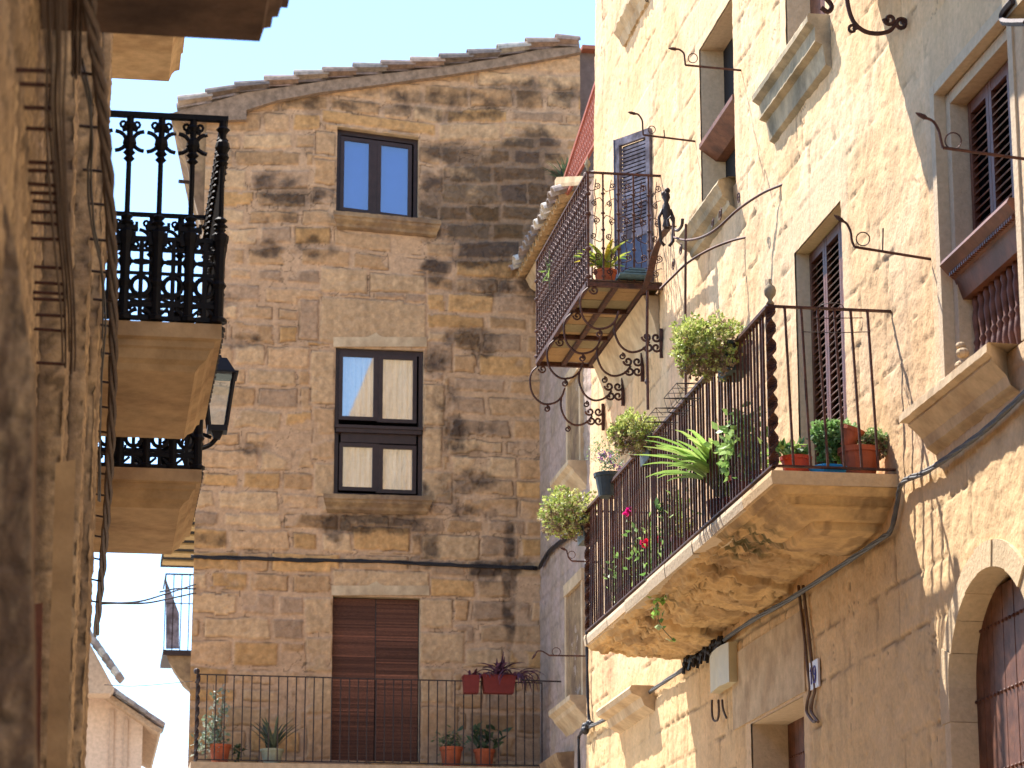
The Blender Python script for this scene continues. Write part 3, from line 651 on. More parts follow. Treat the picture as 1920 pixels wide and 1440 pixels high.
c = lerp3(c, np.array([.20, .13, .08]), sstep(.58, .70, fbm(uu*.5, ww, .12, 204, 4))*.55)
c = c*np.array([1.12, 1.10, .98]); pm = pX(1400, 1010, 4.22); moss = np.clip(1.3-((uu-pm.y)/.75)**2-((ww-4.24)/.2)**2, 0, 1)*sstep(.45, .6, fbm(uu, ww, .1, 205, 4))
moss = np.maximum(moss, .6*np.clip(1.2-((uu-19.6)/.8)**2-((ww-4.2)/.12)**2, 0, 1)*sstep(.5, .62, fbm(uu, ww, .1, 206, 4)))
c = lerp3(c, np.array([.075, .07, .03]), moss*.9); c = c*(1-.5*crk)[..., None]
nu, nv = uu.shape; idx = np.arange(nu*nv).reshape(nu, nv); q = np.stack([idx[:-1, :-1], idx[:-1, 1:], idx[1:, 1:], idx[1:, :-1]], -1).reshape(-1, 4)
finish('underside', co.reshape(-1, 3), q[:, ::-1].copy(), M['wall'], lb, True, cols=c.reshape(-1, 3))
b = MB(); y = Y0b
while y < Y1b-.01:                                                   # worn edge stones
    y2 = min(y + (.75 if y < 16 else random.uniform(.45, .95)), Y1b); o1 = random.uniform(-.016, .010) if y > 16.6 else 0; k = random.uniform(.85, 1.05)
    b.col = (.58*k, .46*k, .31*k) if y > 16 else (.56, .39, .21)
    b.prism([(XO+o1, y+.004, ZF), (XO+o1-.006, y+.004, ZF-.03), (XO+o1+.004, y+.004, ZF-.086-random.uniform(0, .018)), (W, y+.004, ZF-.08), (W, y+.004, ZF)], (0, y2-y-.006, 0)); y = y2
b.build('slab', M['wall'], lb)
ZR = 6.25; XR = 4.045
b = MB(); b.box((XR-.02, Y0b+.03, ZF+.03), (XR+.02, Y1b-.02, ZF+.042)); b.box((XR+.02, Y0b+.03, ZF+.03), (W, Y0b+.06, ZF+.042)); b.box((XR+.02, Y1b-.05, ZF+.03), (W, Y1b-.02, ZF+.042))
b.box((XR-.022, Y0b+.03, ZR), (XR+.022, Y1b-.02, ZR+.014)); b.box((XR+.022, Y0b+.035, ZR), (W+.02, Y0b+.065, ZR+.012)); b.box((XR+.022, Y1b-.05, ZR), (W+.02, Y1b-.02, ZR+.012))
b.tube([(XR-.005, Y0b+.04, ZR+.024), (XR-.005, Y1b-.03, ZR+.024)], .012, 6)
b.build('rail', M['rust'], lb)
bar0 = None
y = Y0b+.14
while y < Y1b-.08:
    if bar0 is None: bar0 = MB().bar((XR, y, ZF+.036), (XR+.0, y, ZR+.004), .014, twist=.0, seg=1).build('baluster', M['rust'], lb); w0 = WLOC[bar0.name].copy(); yb0 = y
    else:
        o = dup(bar0, w0+Vector((random.uniform(-.004, .004), y-yb0+random.uniform(-.008, .008), 0)), lb); o.rotation_euler = (random.uniform(-.008, .008), random.uniform(-.006, .006), 0)
    y += .088
for i in range(6):
    for (yy, ln) in ((Y0b+.045, .035), (Y1b-.035, 0)):
        x = XR+.105*(i+1); o = dup(bar0, (x, yy, w0.z), lb); o.rotation_euler = (0, -ln-random.uniform(-.006, .006), 0)
for yp in (Y0b+.045, Y1b-.035):
    MB().bar((XR, yp, ZF+.03), (XR, yp, ZR+.0), .062, .022, twist=.42, seg=64).build('post', M['rust'], lb)
    if yp < 17: MB().lathe([(.012, 0), (.026, .01), (.012, .03), (.018, .045), (.034, .065), (.039, .09), (.032, .115), (.014, .13), (.008, .15), (.012, .16), (.002, .17)], (XR, yp, ZR+.012), 12).build('finial', M['stone_grey'], lb, True)
# stone ledge on the house wall beyond the far end
ya_ = pX(1205, 1235, W-.1).y; yb_ = pX(1116, 1258, W-.22).y
MB().prism([(W+.02, ya_, 4.97), (W-.20, ya_, 4.97), (W-.22, ya_, 4.94), (W-.20, ya_, 4.90), (W-.12, ya_, 4.87), (W-.09, ya_, 4.80), (W+.02, ya_, 4.74)], (0, yb_-ya_, 0)).build('ledge', M['stone'], rh)

# ================================================================ WROUGHT IRON BALCONY on scroll brackets
ub = empty('balcony', (W, 23.7, 8.35), 'wrought iron balcony with scrollwork railing hanging on curled brackets', 'balcony', 'balconies of the street')
XU, YA, YB, ZU, ZT = 4.15, 22.38, 25.08, 8.37, 9.36
b = MB()
for y in (YA, 23.2, 24.1, YB): b.box((XU-.01, y-.02, ZU-.04), (W+.05, y+.02, ZU)); 
for x in (XU, 4.40, 4.66): b.box((x-.02, YA+.02, ZU-.035), (x+.02, YB-.02, ZU+.005))
b.build('frame', M['rust'], ub)
b = MB()
for (x0, x1) in ((XU, 4.40), (4.40, 4.66), (4.66, W)):
    y = YA
    while y < YB-.05:
        k = random.uniform(.8, 1.1); b.col = (.25*k, .20*k, .11*k) if random.random() < .5 else (.33*k, .21*k, .10*k); y2 = min(y+.27, YB)
        b.box((x0+.004, y+.004, ZU+random.uniform(.0, .006)), (x1-.004, y2-.004, ZU+.03)); y = y2
b.build('floor', M['wall'], ub)
b = MB(); b.prism([(W, YA+.15, ZU-.05), (W-.14, YA+.15, ZU-.05), (W-.10, YA+.15, ZU-.14), (W-.04, YA+.15, ZU-.3), (W, YA+.15, ZU-.5)], (0, 2.4, 0)); b.build('corbel', M['stone'], ub)
b = MB(); b.box((XU-.014, YA, ZT), (XU+.014, YB, ZT+.016)); b.box((XU+.014, YA-.012, ZT), (W+.03, YA+.016, ZT+.015)); b.box((XU+.014, YB-.016, ZT), (W+.03, YB+.012, ZT+.015))
for zz_ in (ZU+.01, ZU+.30, ZU+.62): b.box((XU-.008, YA+.01, zz_), (XU+.008, YB-.01, zz_+.012))
b.box((XU+.01, YA-.008, ZU+.01), (W, YA+.008, ZU+.022)); b.box((XU+.01, YB-.008, ZU+.01), (W, YB+.008, ZU+.022)); b.build('rail', M['rust'], ub)
def collar_bar(x, y, z0, z1):
    m = MB(); m.bar((x, y, z0), (x, y, z1), .015)
    for z in (z0+.05, z0+.30, z0+.47, z0+.62, z0+.80): m.lathe([(.006, -.014), (.018, -.006), (.018, .006), (.006, .014)], (x, y, z), 6)
    return m
def scrolls(ax, wdt):                                                # one bay of curls between two bars, lying in the ax-z plane
    m = MB(); A = Vector(ax); c = A*(wdt/2); zv = Vector((0, 0, 1)); m.tube(smoothpath([A*wdt*(.5+.06*(-1)**i)+zv*(.02+i*.115) for i in range(9)], 3), .0035, 4)
    for (z, r, s, tz) in ((.88, .030, 1, 1), (.72, .026, -1, -1), (.56, .032, 1, -1), (.42, .028, -1, 1), (.24, .034, 1, 1), (.10, .030, -1, -1)):
        cc = A*(wdt*.5+s*wdt*.12)+zv*z
        m.tube(spiral(cc, r, .006, -math.pi/2*tz, 1.5*s, A, zv*tz, 14), .0055, 4)
        m.tube(smoothpath([cc-zv*r*tz, A*(wdt*(.5-s*.3))+zv*(z-tz*.05), A*(wdt*(.5-s*.44))+zv*(z-tz*.02)], 3), .004, 4)
    return m
cb = sb = sx = None; y = YA+.11; k = 0
while y < YB-.02:
    if cb is None: cb = collar_bar(XU, y, ZU+.01, ZT).build('baluster', M['rust'], ub); wc = WLOC[cb.name].copy(); yc0 = y
    else: dup(cb, wc+Vector((0, y-yc0, 0)), ub)
    y += .112
y = YA+.0
m0 = scrolls((0, 1, 0), .112); m0.v = [(XU+a, YA+b_, ZU+c_) for a, b_, c_ in m0.v]; sb = m0.build('scrollwork', M['rust'], ub); w1 = WLOC[sb.name].copy()
k = 1
while YA+.112*k < YB-.1: dup(sb, w1+Vector((0, .112*k, 0)), ub); k += 1
m0 = scrolls((1, 0, 0), .135); m0.v = [(XU+a, YA+b_, ZU+c_) for a, b_, c_ in m0.v]; sx = m0.build('scrollwork', M['rust'], ub); w2_ = WLOC[sx.name].copy()
for i in range(5):
    for yy in (YA, YB):
        if i < 4 or True:
            if not (i == 0 and yy == YA): dup(sx, w2_+Vector((.135*i, yy-YA, 0)), ub)
        if i: dup(cb, (XU+.135*i, yy, wc.z), ub)
for yy in (YA, YB):
    m = MB(); m.bar((XU, yy, ZU-.02), (XU, yy, ZT), .022)
    for z in (ZU+.05, ZU+.30, ZU+.62, ZU+.8): m.lathe([(.01, -.02), (.028, -.008), (.028, .008), (.01, .02)], (XU, yy, z), 8)
    m.build('post', M['rust'], ub)
MB().lathe([(.006, 0), (.01, .02), (.008, .03), (.024, .05), (.028, .075), (.018, .085), (.02, .095), (.006, .11), (.004, .13), (.001, .14)], (XU, YA, ZT+.014), 10).build('finial', M['stone_grey'], ub, True)
def bracket(yc):
    m = MB(); o = Vector((XU-.01, yc, ZU-.03)); P = lambda u, v: o+Vector((u, 0, v))
    flat = [(-.006, -.013), (.006, -.013), (.006, .013), (-.006, .013)]
    def st(pts, n=6, s=1): m.tube(smoothpath([P(*p) for p in pts], n), .0105*s, 5, up=(0, 1, 0))
    st([(.02, -.01), (-.045, -.08), (-.06, -.18), (-.03, -.30), (.06, -.38), (.17, -.37), (.24, -.31), (.275, -.22)])
    st([(.24, -.31), (.24, -.42), (.29, -.53), (.38, -.58), (.48, -.55), (.54, -.48)])
    AX = Vector((1, 0, 0)); AZ = Vector((0, 0, 1))
    m.tube(spiral(P(.06, -.04), .04, .008, math.pi, 1.3, AX, AZ), .009, 5, up=(0, 1, 0)); m.tube(spiral(P(.10, -.43), .032, .008, math.pi/2, 1.3, -AX, AZ), .009, 5, up=(0, 1, 0))
    m.tube(spiral(P(.30, -.62), .03, .008, math.pi/2, 1.3, -AX, AZ), .008, 5, up=(0, 1, 0))
    for (c_, s_) in (((.515, -.44), 1), ((.60, -.44), -1), ((.60, -.53), -1), ((.53, -.53), 1)): m.tube(spiral(P(*c_), .042, .010, 0 if s_ < 0 else math.pi, 1.2*s_, AX, AZ), .011, 5, up=(0, 1, 0))
    m.box(P(.63, -.62)-Vector((0, .012, 0)), P(.66, -.36)+Vector((0, .012, 0)))
    return m
br = bracket(YA).build('bracket', M['rust'], ub); wb = WLOC[br.name].copy()
for y in (23.2, 24.1, YB): dup(br, wb+Vector((0, y-YA, 0)), ub)

# ---------------- balcony of the end house
eb = empty('balcony', (3.2, YC-.3, 5.2), 'shaded balcony with thin dark bars in front of the slatted blind', 'balcony', 'balconies of the street')
YE = YC-.62; pl = pY(372, 1266, YE); pr_ = pY(1016, 1279, YE); zb1 = pY(372, 1424, YE).z; zt1 = (pl.z+pr_.z)/2
b = MB(); b.col = (.42, .31, .2); b.box((pl.x-.06, YE-.06, zb1-.12), (pr_.x+.1, YC+.02, zb1-.03)); b.box((pl.x-.01, YE+.0, zb1-.2), (pr_.x+.1, YC+.02, zb1-.12)); b.build('slab', M['wall_far'], eb)
b = MB()
b.bar((pl.x, YE, zt1+.006), (pr_.x, YE, zt1-.006), .022, .012); b.bar((pl.x, YE, zb1), (pr_.x, YE, zb1), .02, .012); b.bar((pl.x, YE, zt1), (pl.x, YC, zt1), .02, .012); b.bar((pl.x, YE, zb1), (pl.x, YC, zb1), .02, .012)
b.build('rail', M['iron'], eb)
nb = 39; b0 = None
for i in range(nb):
    x = pl.x+(pr_.x-pl.x)*(i+1)/nb
    if b0 is None: b0 = MB().bar((x, YE, zb1), (x, YE, zt1), .013).build('baluster', M['iron'], eb); wq = WLOC[b0.name].copy(); xq = x
    else: dup(b0, wq+Vector((x-xq, 0, 0)), eb)
for k in range(1, 5): dup(b0, (pl.x, YE+.12*k, wq.z), eb)
MB().bar((pl.x, YE, zb1-.02), (pl.x, YE, zt1+.02), .045, .018, twist=.5, seg=50).ball((pl.x-.02, YE, zt1+.04), .035, 8).build('post', M['iron'], eb)
# ================================================================ LEFT SIDE OF THE STREET
hl = empty('stone_house', (-.5, 8, 0), 'weathered stone house wall in shade along the left edge, carrying cables', 'house', 'stone houses along the street')
def plan_wall(name, pts, zr, res, fn, m, parent):
    P = [np.array(p, float) for p in pts]; sx = []; nrm = []; S_ = []; s = 0
    for a, c in zip(P, P[1:]):
        L = np.hypot(*(c-a)); n = max(2, int(L/res)); d = (c-a)/L; nn = np.array([d[1], -d[0]])
        for i in range(n+1): sx.append(a+(c-a)*i/n); nrm.append(nn); S_.append(s+L*i/n)
        s += L
    sx = np.array(sx); nrm = np.array(nrm); S_ = np.array(S_); nrm[1:-1] = (nrm[:-2]+nrm[1:-1]+nrm[2:])/3
    z = np.arange(zr[0], zr[1]+res, res); u, v = np.meshgrid(S_, z, indexing='ij'); h, col = fn(u, v)
    co = np.stack([sx[:, 0][:, None]+nrm[:, 0][:, None]*h, sx[:, 1][:, None]+nrm[:, 1][:, None]*h, v], -1)
    nu, nv = u.shape; idx = np.arange(nu*nv).reshape(nu, nv)
    q = np.stack([idx[:-1, :-1], idx[1:, :-1], idx[1:, 1:], idx[:-1, 1:]], -1).reshape(-1, 4)
    return finish(name, co.reshape(-1, 3), q, m, parent, True, cols=col.reshape(-1, 3))
def left_fn(u, v):
    n = fbm(u*2, v*.5, .4, 301, 5, .6); f = fbm(u, v, .05, 302, 4); g = fbm(u*3, v*.25, .25, 303, 4)
    c = lerp3(np.array([.37, .275, .175]), np.array([.27, .20, .135]), sstep(.4, .62, n))*(.75+.5*f)[..., None]
    c = lerp3(c, np.array([.15, .11, .08]), sstep(.54, .62, g)*.6); c = lerp3(c, np.array([.13, .10, .075]), sstep(.60, .66, fbm(u*2.5, v, .06, 306, 4, .6))*.7)
    c = lerp3(c, np.array([.50, .38, .24]), sstep(.6, .72, fbm(u*2, v*.3, .3, 304, 4))*.5)
    gr = fbm(u, v, .02, 307, 3); c = c*(.7+.6*gr)[..., None]; dp = 1-sstep(.0, .02, np.abs(np.modf(v/.37+.15*np.sin(u*9))[0]-.5)*.37); c = c*(1-.4*dp)[..., None]
    return (f-.5)*.03+(n-.5)*.03+(gr-.5)*.01-dp*.01, c
plan_wall('wall', [(-.25, 5.2), (-.24, 10.6), (-.13, 10.62), (-.125, 11.3), (-.055, 11.32), (-.045, 12.0), (-.005, 12.02), (.012, 12.9), (-.5, 12.95)], (1.2, 7.6), .02, left_fn, M['left'], hl)
b = MB(); b.col = (.42, .28, .15)
b.box((-.75, -8, 0), (-.6, 4.4, 8)); b.box((-.7, 4.4, 0), (-.3, 5.2, 8)); b.box((-.6, 5.2, 0), (-.3, 12.9, 1.2)); b.box((-.9, 12.9, 0), (-.55, 22, 7.6)); b.box((-7, -8, 7.6), (-.3, 22, 7.75)); b.box((-7, 22, 0), (-.55, 22.1, 7.6)); b.box((-7, -8, 0), (-6.9, 22, 7.6))
b.build('side_wall', M['left'], hl)
# rough buttress close to the lens
pb = [pY(x, y, 6.6) for x, y in ((-260, 90), (-90, 210), (0, 335), (28, 470), (52, 620), (62, 700), (60, 860), (58, 1000), (62, 1200), (60, 1600), (-260, 1600))]
def butt(u, v): return left_fn(u*1.3+5, v)
X0_, X1_ = pb[0].x, max(p.x for p in pb)
edge_v = sorted([(p.z, p.x) for p in pb[1:10]])
ub_ = np.linspace(0, 1, 60); vb_ = np.arange(pb[-1].z, pb[0].z, .012); tt, vv_ = np.meshgrid(ub_, vb_, indexing='ij')
xr = np.interp(vv_, [e[0] for e in edge_v], [e[1] for e in edge_v]) + (fbm(vv_, vv_*0+3, .15, 310, 4)-.5)*.02
XX = X0_+(xr-X0_)*tt; h_, c_ = butt(XX, vv_); c_ = lerp3(c_*.9, np.array([.13, .09, .065]), sstep(.5, .62, fbm(XX*2.5, vv_*.7, .12, 311, 5, .6))*.8)
YY = 6.6-h_*.8; V1 = np.stack([XX, YY, vv_], -1); V2 = np.stack([xr[-1], np.full(len(vb_), 7.3), vb_], -1)
nu, nv = XX.shape; idx = np.arange(nu*nv).reshape(nu, nv); q = np.stack([idx[:-1, :-1], idx[1:, :-1], idx[1:, 1:], idx[:-1, 1:]], -1).reshape(-1, 4)
e = idx[-1]; e2 = nu*nv+np.arange(nv); q = np.concatenate([q, np.stack([e[:-1], e2[:-1], e2[1:], e[1:]], -1)])
finish('buttress', np.concatenate([V1.reshape(-1, 3), V2]), q, M['left'], hl, True, cols=np.concatenate([c_.reshape(-1, 3), np.tile([.10, .06, .04], (nv, 1))]))
b = MB(); b.prism([pY(x, y, 9.4) for x, y in ((50, 1135), (80, 1130), (72, 1600), (40, 1600))], (0, .06, 0)); b.build('board', M['woodlit'], hl)
b = MB(); b.prism([pY(x, y, 9.2) for x, y in ((104, 868), (142, 862), (122, 1600), (82, 1600))], (0, .03, 0)); b.build('strip', M['left_slab'], hl)

# ---------------- stone balconies on the left
SOF = [(0, 0), (0, -.075), (-.03, -.085), (-.035, -.115), (-.05, -.125), (-.07, -.17), (-.10, -.19), (-.12, -.22)]
def slab(parent, x0, x1, y0, y1, zt, prof, m):                      # stepped moulding running round the near, outer and far edges
    b = MB(); rings = []
    for (o, dz) in prof: rings.append([(x0, y0-o, zt+dz), (x1+o, y0-o, zt+dz), (x1+o, y1+o, zt+dz), (x0, y1+o, zt+dz)])
    vs = [v for r in rings for v in r]; n = len(rings)
    fs = [(i*4+j, (i+1)*4+j, (i+1)*4+(j+1) % 4, i*4+(j+1) % 4) for i in range(n-1) for j in range(4)] + [(0, 1, 2, 3), ((n-1)*4+3, (n-1)*4+2, (n-1)*4+1, (n-1)*4)]
    b.add(vs, fs); return b.build('slab', m, parent)
la = empty('balcony', (0, 14, 5.2), 'stone balcony on the left behind the cables, topped by a black ornate railing', 'balcony', 'balconies of the street')
slab(la, -.55, .60, 13.2, 14.9, 5.29, SOF, M['left_slab'])
lc = empty('balcony', (0, 17, 5.2), 'farther left stone balcony, its black railing showing under the nearer one', 'balcony', 'balconies of the street')
slab(lc, -.55, .64, 16.2, 17.9, 5.22, SOF, M['left_slab'])
def black_post(x, y, z0, z1, sc=1):
    m = MB(); H = z1-z0
    pr = [(.012, 0), (.030, .0), (.030, .02), (.018, .03), (.018, .16*H), (.026, .18*H), (.018, .20*H), (.020, .36*H), (.028, .39*H), (.030, .42*H), (.012, .44*H), (.014, .455*H), (.026, .465*H), (.014, .48*H), (.024, .495*H), (.010, .51*H), (.0095, .76*H), (.022, .775*H), (.012, .79*H), (.024, .805*H), (.014, .82*H), (.026, .85*H), (.022, .875*H), (.012, .89*H), (.012, .92*H), (.024, .94*H), (.014, .955*H), (.012, H)]
    m.lathe([(r*sc, z) for r, z in pr], (x, y, z0), 8)
    return m
def ornament(ax, y, x, z0, H):                                       # flat cast curls on one baluster, in the plane of the panel
    m = MB(); A = Vector(ax); O = Vector((x, y, z0)); Z = Vector((0, 0, 1)); P = lambda a, c: O+A*a+Z*c
    for s in (-1, 1):
        pts = [P(s*(.012+.062*math.sin(t)), .86*H+.045*math.cos(t)*(1)) for t in np.linspace(0, .01, 2)]
        m.tube([P(s*(.016+.060*(1-abs(math.cos(t)))), .862*H+.052*math.sin(t)) for t in np.linspace(-1.5, 1.5, 9)], .0115, 5)
        m.tube(spiral(P(s*.032, .945*H), .020, .007, -math.pi/2, 1.0*s, A, Z, 8), .008, 5)
        m.bar(P(0, .925*H), P(s*.038, .915*H), .016); m.bar(P(s*.01, .44*H), P(s*.058, .445*H), .024); m.bar(P(s*.05, .425*H), P(s*.05, .47*H), .016); m.bar(P(s*.03, .36*H), P(s*.034, .42*H), .03); m.ball(P(s*.02, .93*H), .018, 6)
    return m
def lower_bay(ax, x, y, z0, H, wd):
    m = MB(); A = Vector(ax); O = Vector((x, y, z0)); Z = Vector((0, 0, 1)); P = lambda a, c: O+A*a+Z*c; N_ = A.cross(Z)
    m.ring(P(wd/2, .165*H), .047, .013, N_, 14); m.bar(P(wd/2, .02), P(wd/2, .39*H), .022)
    m.tube([P(wd/2+.06*math.cos(t), .30*H+.03*math.sin(t)) for t in np.linspace(math.pi, 2*math.pi, 7)], .009, 5); m.tube([P(wd/2+.06*math.cos(t), .26*H+.03*math.sin(t)) for t in np.linspace(0, math.pi, 7)], .009, 5)
    for s in (-1, 1): m.ring(P(wd/2+s*.035, .36*H), .018, .008, N_, 10); m.bar(P(wd/2+s*.05, .165*H), P(wd/2+s*.075, .165*H), .02); m.bar(P(wd/2+s*.02, .06*H), P(wd/2+s*.07, .02), .014)
    m.bar(P(0, .225*H), P(wd, .225*H), .015); m.bar(P(0, .335*H), P(wd, .335*H), .013); m.bar(P(0, .06*H), P(wd, .11*H), .014); m.bar(P(0, .11*H), P(wd, .06*H), .014)
    return m
def ornate(parent, x0, x1, y0, y1, z0, H, sp=.158, far=True):
    xs = [x1+.004-sp*k for k in range(0, int((x1-x0)/sp)+1)]; z1 = z0+H
    b = MB(); b.box((x0, y0-.018, z1-.022), (x1+.02, y0+.018, z1+.004)); b.box((x1-.02, y0+.018, z1-.022), (x1+.02, y1, z1+.004))
    for zz in (.39*H, .075*H, .012): b.box((x0, y0-.012, z0+zz-.011), (x1, y0+.012, z0+zz+.011)); b.box((x1-.012, y0+.012, z0+zz-.011), (x1+.012, y1, z0+zz+.011))
    if far: b.box((x0, y1-.015, z1-.02), (x1-.02, y1+.015, z1)); b.box((x0, y1-.012, z0), (x1-.012, y1+.012, z0+.02))
    b.build('rail', M['black'], parent)
    MB().box((x1-.006, y0+.03, z0+.01), (x1-.002, y1-.02, z1-.02)).build('side_panel', M['black'], parent)
    def mk(ax, x, y, full):
        m = black_post(x, y, z0, z1, 1.35); mm = ornament(ax, y, x, z0, H); n = len(m.v); m.v += mm.v; m.f += [tuple(i+n for i in f) for f in mm.f]; m.c += mm.c; return m
    p0 = mk((1, 0, 0), xs[1], y0, False).build('baluster', M['black'], parent); w = WLOC[p0.name].copy()
    for x in xs[2:]: dup(p0, w+Vector((x-xs[1], 0, 0)), parent)
    b0 = lower_bay((1, 0, 0), xs[1], y0, z0, H, sp).build('lattice', M['black'], parent); wl = WLOC[b0.name].copy()
    for x in xs[2:]: dup(b0, wl+Vector((x-xs[1], 0, 0)), parent)
    for yy in (y0, y1): black_post(x1-.005, yy, z0, z1, 1.5).build('post', M['black'], parent)
    p1 = mk((0, 1, 0), x1, y0+sp, False).build('baluster', M['black'], parent); w1 = WLOC[p1.name].copy()
    b1 = lower_bay((0, 1, 0), x1, y0, z0, H, sp).build('lattice', M['black'], parent); w2 = WLOC[b1.name].copy()
    k = 1
    s2 = .105
    while y0+sp+s2*k < y1: dup(p1, w1+Vector((0, s2*k, 0)), parent); dup(b1, w2+Vector((0, s2*k, 0)), parent); k += 1
    for x in xs[1:]: dup(p0, w+Vector((x-xs[1], y1-y0, 0)), parent) if far else None
ornate(la, -.2, .585, 13.22, 14.85, 5.30, 1.08)
ornate(lc, -.3, .62, 16.25, 17.85, 5.23, 1.08)
ld = empty('balcony', (0, 7, 5), 'dark brown stone balcony overhead at the top left, seen from below', 'balcony', 'balconies of the street')
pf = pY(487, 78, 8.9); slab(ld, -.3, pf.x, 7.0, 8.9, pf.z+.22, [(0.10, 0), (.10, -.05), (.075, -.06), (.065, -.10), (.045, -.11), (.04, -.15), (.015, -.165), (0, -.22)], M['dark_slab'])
pe = pY(322, 155, 17.3)
lu = empty('balcony', (0, 17, 7.4), 'pale upper stone balcony peeping under the dark one at the top left', 'balcony', 'balconies of the street')
slab(lu, -.6, pe.x, 15.9, 17.3, pe.z+.36, [(.07, 0), (.07, -.12), (.05, -.14), (.05, -.25), (.02, -.27), (.0, -.30), (-.02, -.36)], M['stone'])

# ---------------- cables on the left
def bundle(name, ctrl, r, n, rad, m, label, twist=.35, k=8, cat='cable'):
    path = smoothpath([pY(x, y, Y) for x, y, Y in ctrl], k); mb = MB()
    for j in range(n):
        pts = []
        for i, p in enumerate(path):
            a = 2*math.pi*j/n + twist*i; rr = rad*(1 if n > 1 else 0)
            pts.append(p+Vector((math.cos(a)*rr, 0, math.sin(a)*rr)) + Vector((random.uniform(-1, 1), 0, random.uniform(-1, 1)))*.0015)
        mb.tube(pts, r, 5)
    o = mb.build(name, m, None, True); tag(o, label, cat); return o
tw = bundle('twisted_cable', [(120,-260,7.0),(150,-120,7.4),(166,0,8.0),(182,110,8.7),(193,210,9.3),(203,330,10.1),(211,480,11.2),(213,600,12.3),(212,720,13.1),(208,830,13.9),(203,930,14.9),(196,1020,16.2),(188,1110,18.0),(180,1190,20.4)], .0125, 3, .013, M['cable_brown'], 'thick twisted brown cable running along the left wall, held off by short pins', .42, 10)
wires = [(95, -260, 5.0), (97, 0, 5.9), (99, 110, 6.8), (98, 200, 7.6), (104, 300, 8.2), (112, 420, 8.9), (124, 560, 9.8), (126, 660, 10.3), (124, 700, 10.5)]
b = MB()
for j in range(7):
    path = smoothpath([pY(x, y, Y)+Vector((-.018+.008*j + (.003*math.sin(j*2+i) if i > 1 else 0), 0, .012*((j*3) % 5-2))) for i, (x, y, Y) in enumerate(wires)], 6)
    b.tube(path[:len(path)-random.randint(0, 8)], .0042, 5)
o = b.build('cable_bundle', M['cable_brown'], None, True); tag(o, 'flat bundle of straight dark wires on long prongs at the far left', 'cable')
pin0 = None
for k, y in enumerate((130, 157, 200, 240, 303, 318, 345, 360, 377, 395, 418, 446, 500, 530, 548, 560, 590, 618, 680)):
    xr_ = np.interp(y, [130, 200, 300, 420, 560, 680], [8, 18, 32, 44, 58, 68]); xe = np.interp(y, [w_[1] for w_ in wires], [w_[0] for w_ in wires])-3; Yp = np.interp(y, [w_[1] for w_ in wires], [w_[2] for w_ in wires])
    a = pY(xr_, y+random.uniform(-2, 2), Yp); c = pY(xe, y+3, Yp); a.x = min(a.x, -.235)
    if pin0 is None: pin0 = MB().tube([(0, 0, 0), (1, 0, 0)], .0065, 6).build('cable_pin', M['rust'], None, origin=(0, 0, 0)); po = pin0
    else: po = pin0.copy(); S.collection.objects.link(po)
    po.location = a; po.scale.x = (c.x-a.x)
    d3 = (c-a); po.rotation_euler = (0, -math.atan2(d3.z, d3.x), math.atan2(d3.y, d3.x))
    tag(po, 'rusty prong holding the straight wire bundle off the left wall', 'cable pin', 'prongs under the straight wire bundle')
sp0 = None
for k, (x, y, Y) in enumerate(((181,140,8.9),(194,240,9.6),(198,322,10.1),(205,385,10.6),(207,452,11.0),(208,512,11.5),(210,565,11.9),(211,612,12.4),(210,664,12.7),(209,718,13.1),(207,765,13.4),(207,812,13.8),(205,850,14.1),(203,890,14.5),(201,930,14.9),(199,970,15.4),(197,1008,16.0),(193,1050,16.7),(190,1090,17.4),(186,1130,18.4))):
    a = pY(x-np.interp(y, [100, 1200], [50, 16]), y-4, Y); c = pY(x, y, Y)
    if sp0 is None: sp0 = MB().tube([(0, 0, 0), (1, 0, 0)], .006, 6).build('cable_pin', M['iron'], None, origin=(0, 0, 0)); po = sp0
    else: po = sp0.copy(); S.collection.objects.link(po)
    po.location = a; po.scale.x = (c.x-a.x); d3 = c-a; po.rotation_euler = (0, -math.atan2(d3.z, d3.x), math.atan2(d3.y, d3.x)); tag(po, 'short black pin holding the thick twisted cable off the left wall', 'cable pin', 'pins under the twisted cable')
bundle('loose_cable', [(150,110,8.8),(168,190,9.2),(172,260,9.7),(168,330,10.1),(174,420,10.7),(190,500,11.3),(196,600,12.1),(190,700,12.8),(188,820,13.8),(186,940,15)], .005, 2, .006, M['cable'], 'thin loose black cable hanging just left of the thick twisted cable', .2, 5)
bundle('thin_cable', [(146,-60,8.1),(144,60,8.5),(143,140,8.9)], .006, 4, .012, M['cable_brown'], 'short straight dark cables at the very top, left of the twisted cable', .02, 5)
b = MB()                                                              # wire ties round the twisted cable
for (x, y, Y) in ((188,132,8.85),(206,330,10.1),(213,470,11.1),(215,560,11.9),(212,700,13),(209,815,13.8),(204,915,14.7),(199,990,15.7)):
    b.ring(pY(x, y, Y), .028, .0035, (.2, 1, .3), 12)
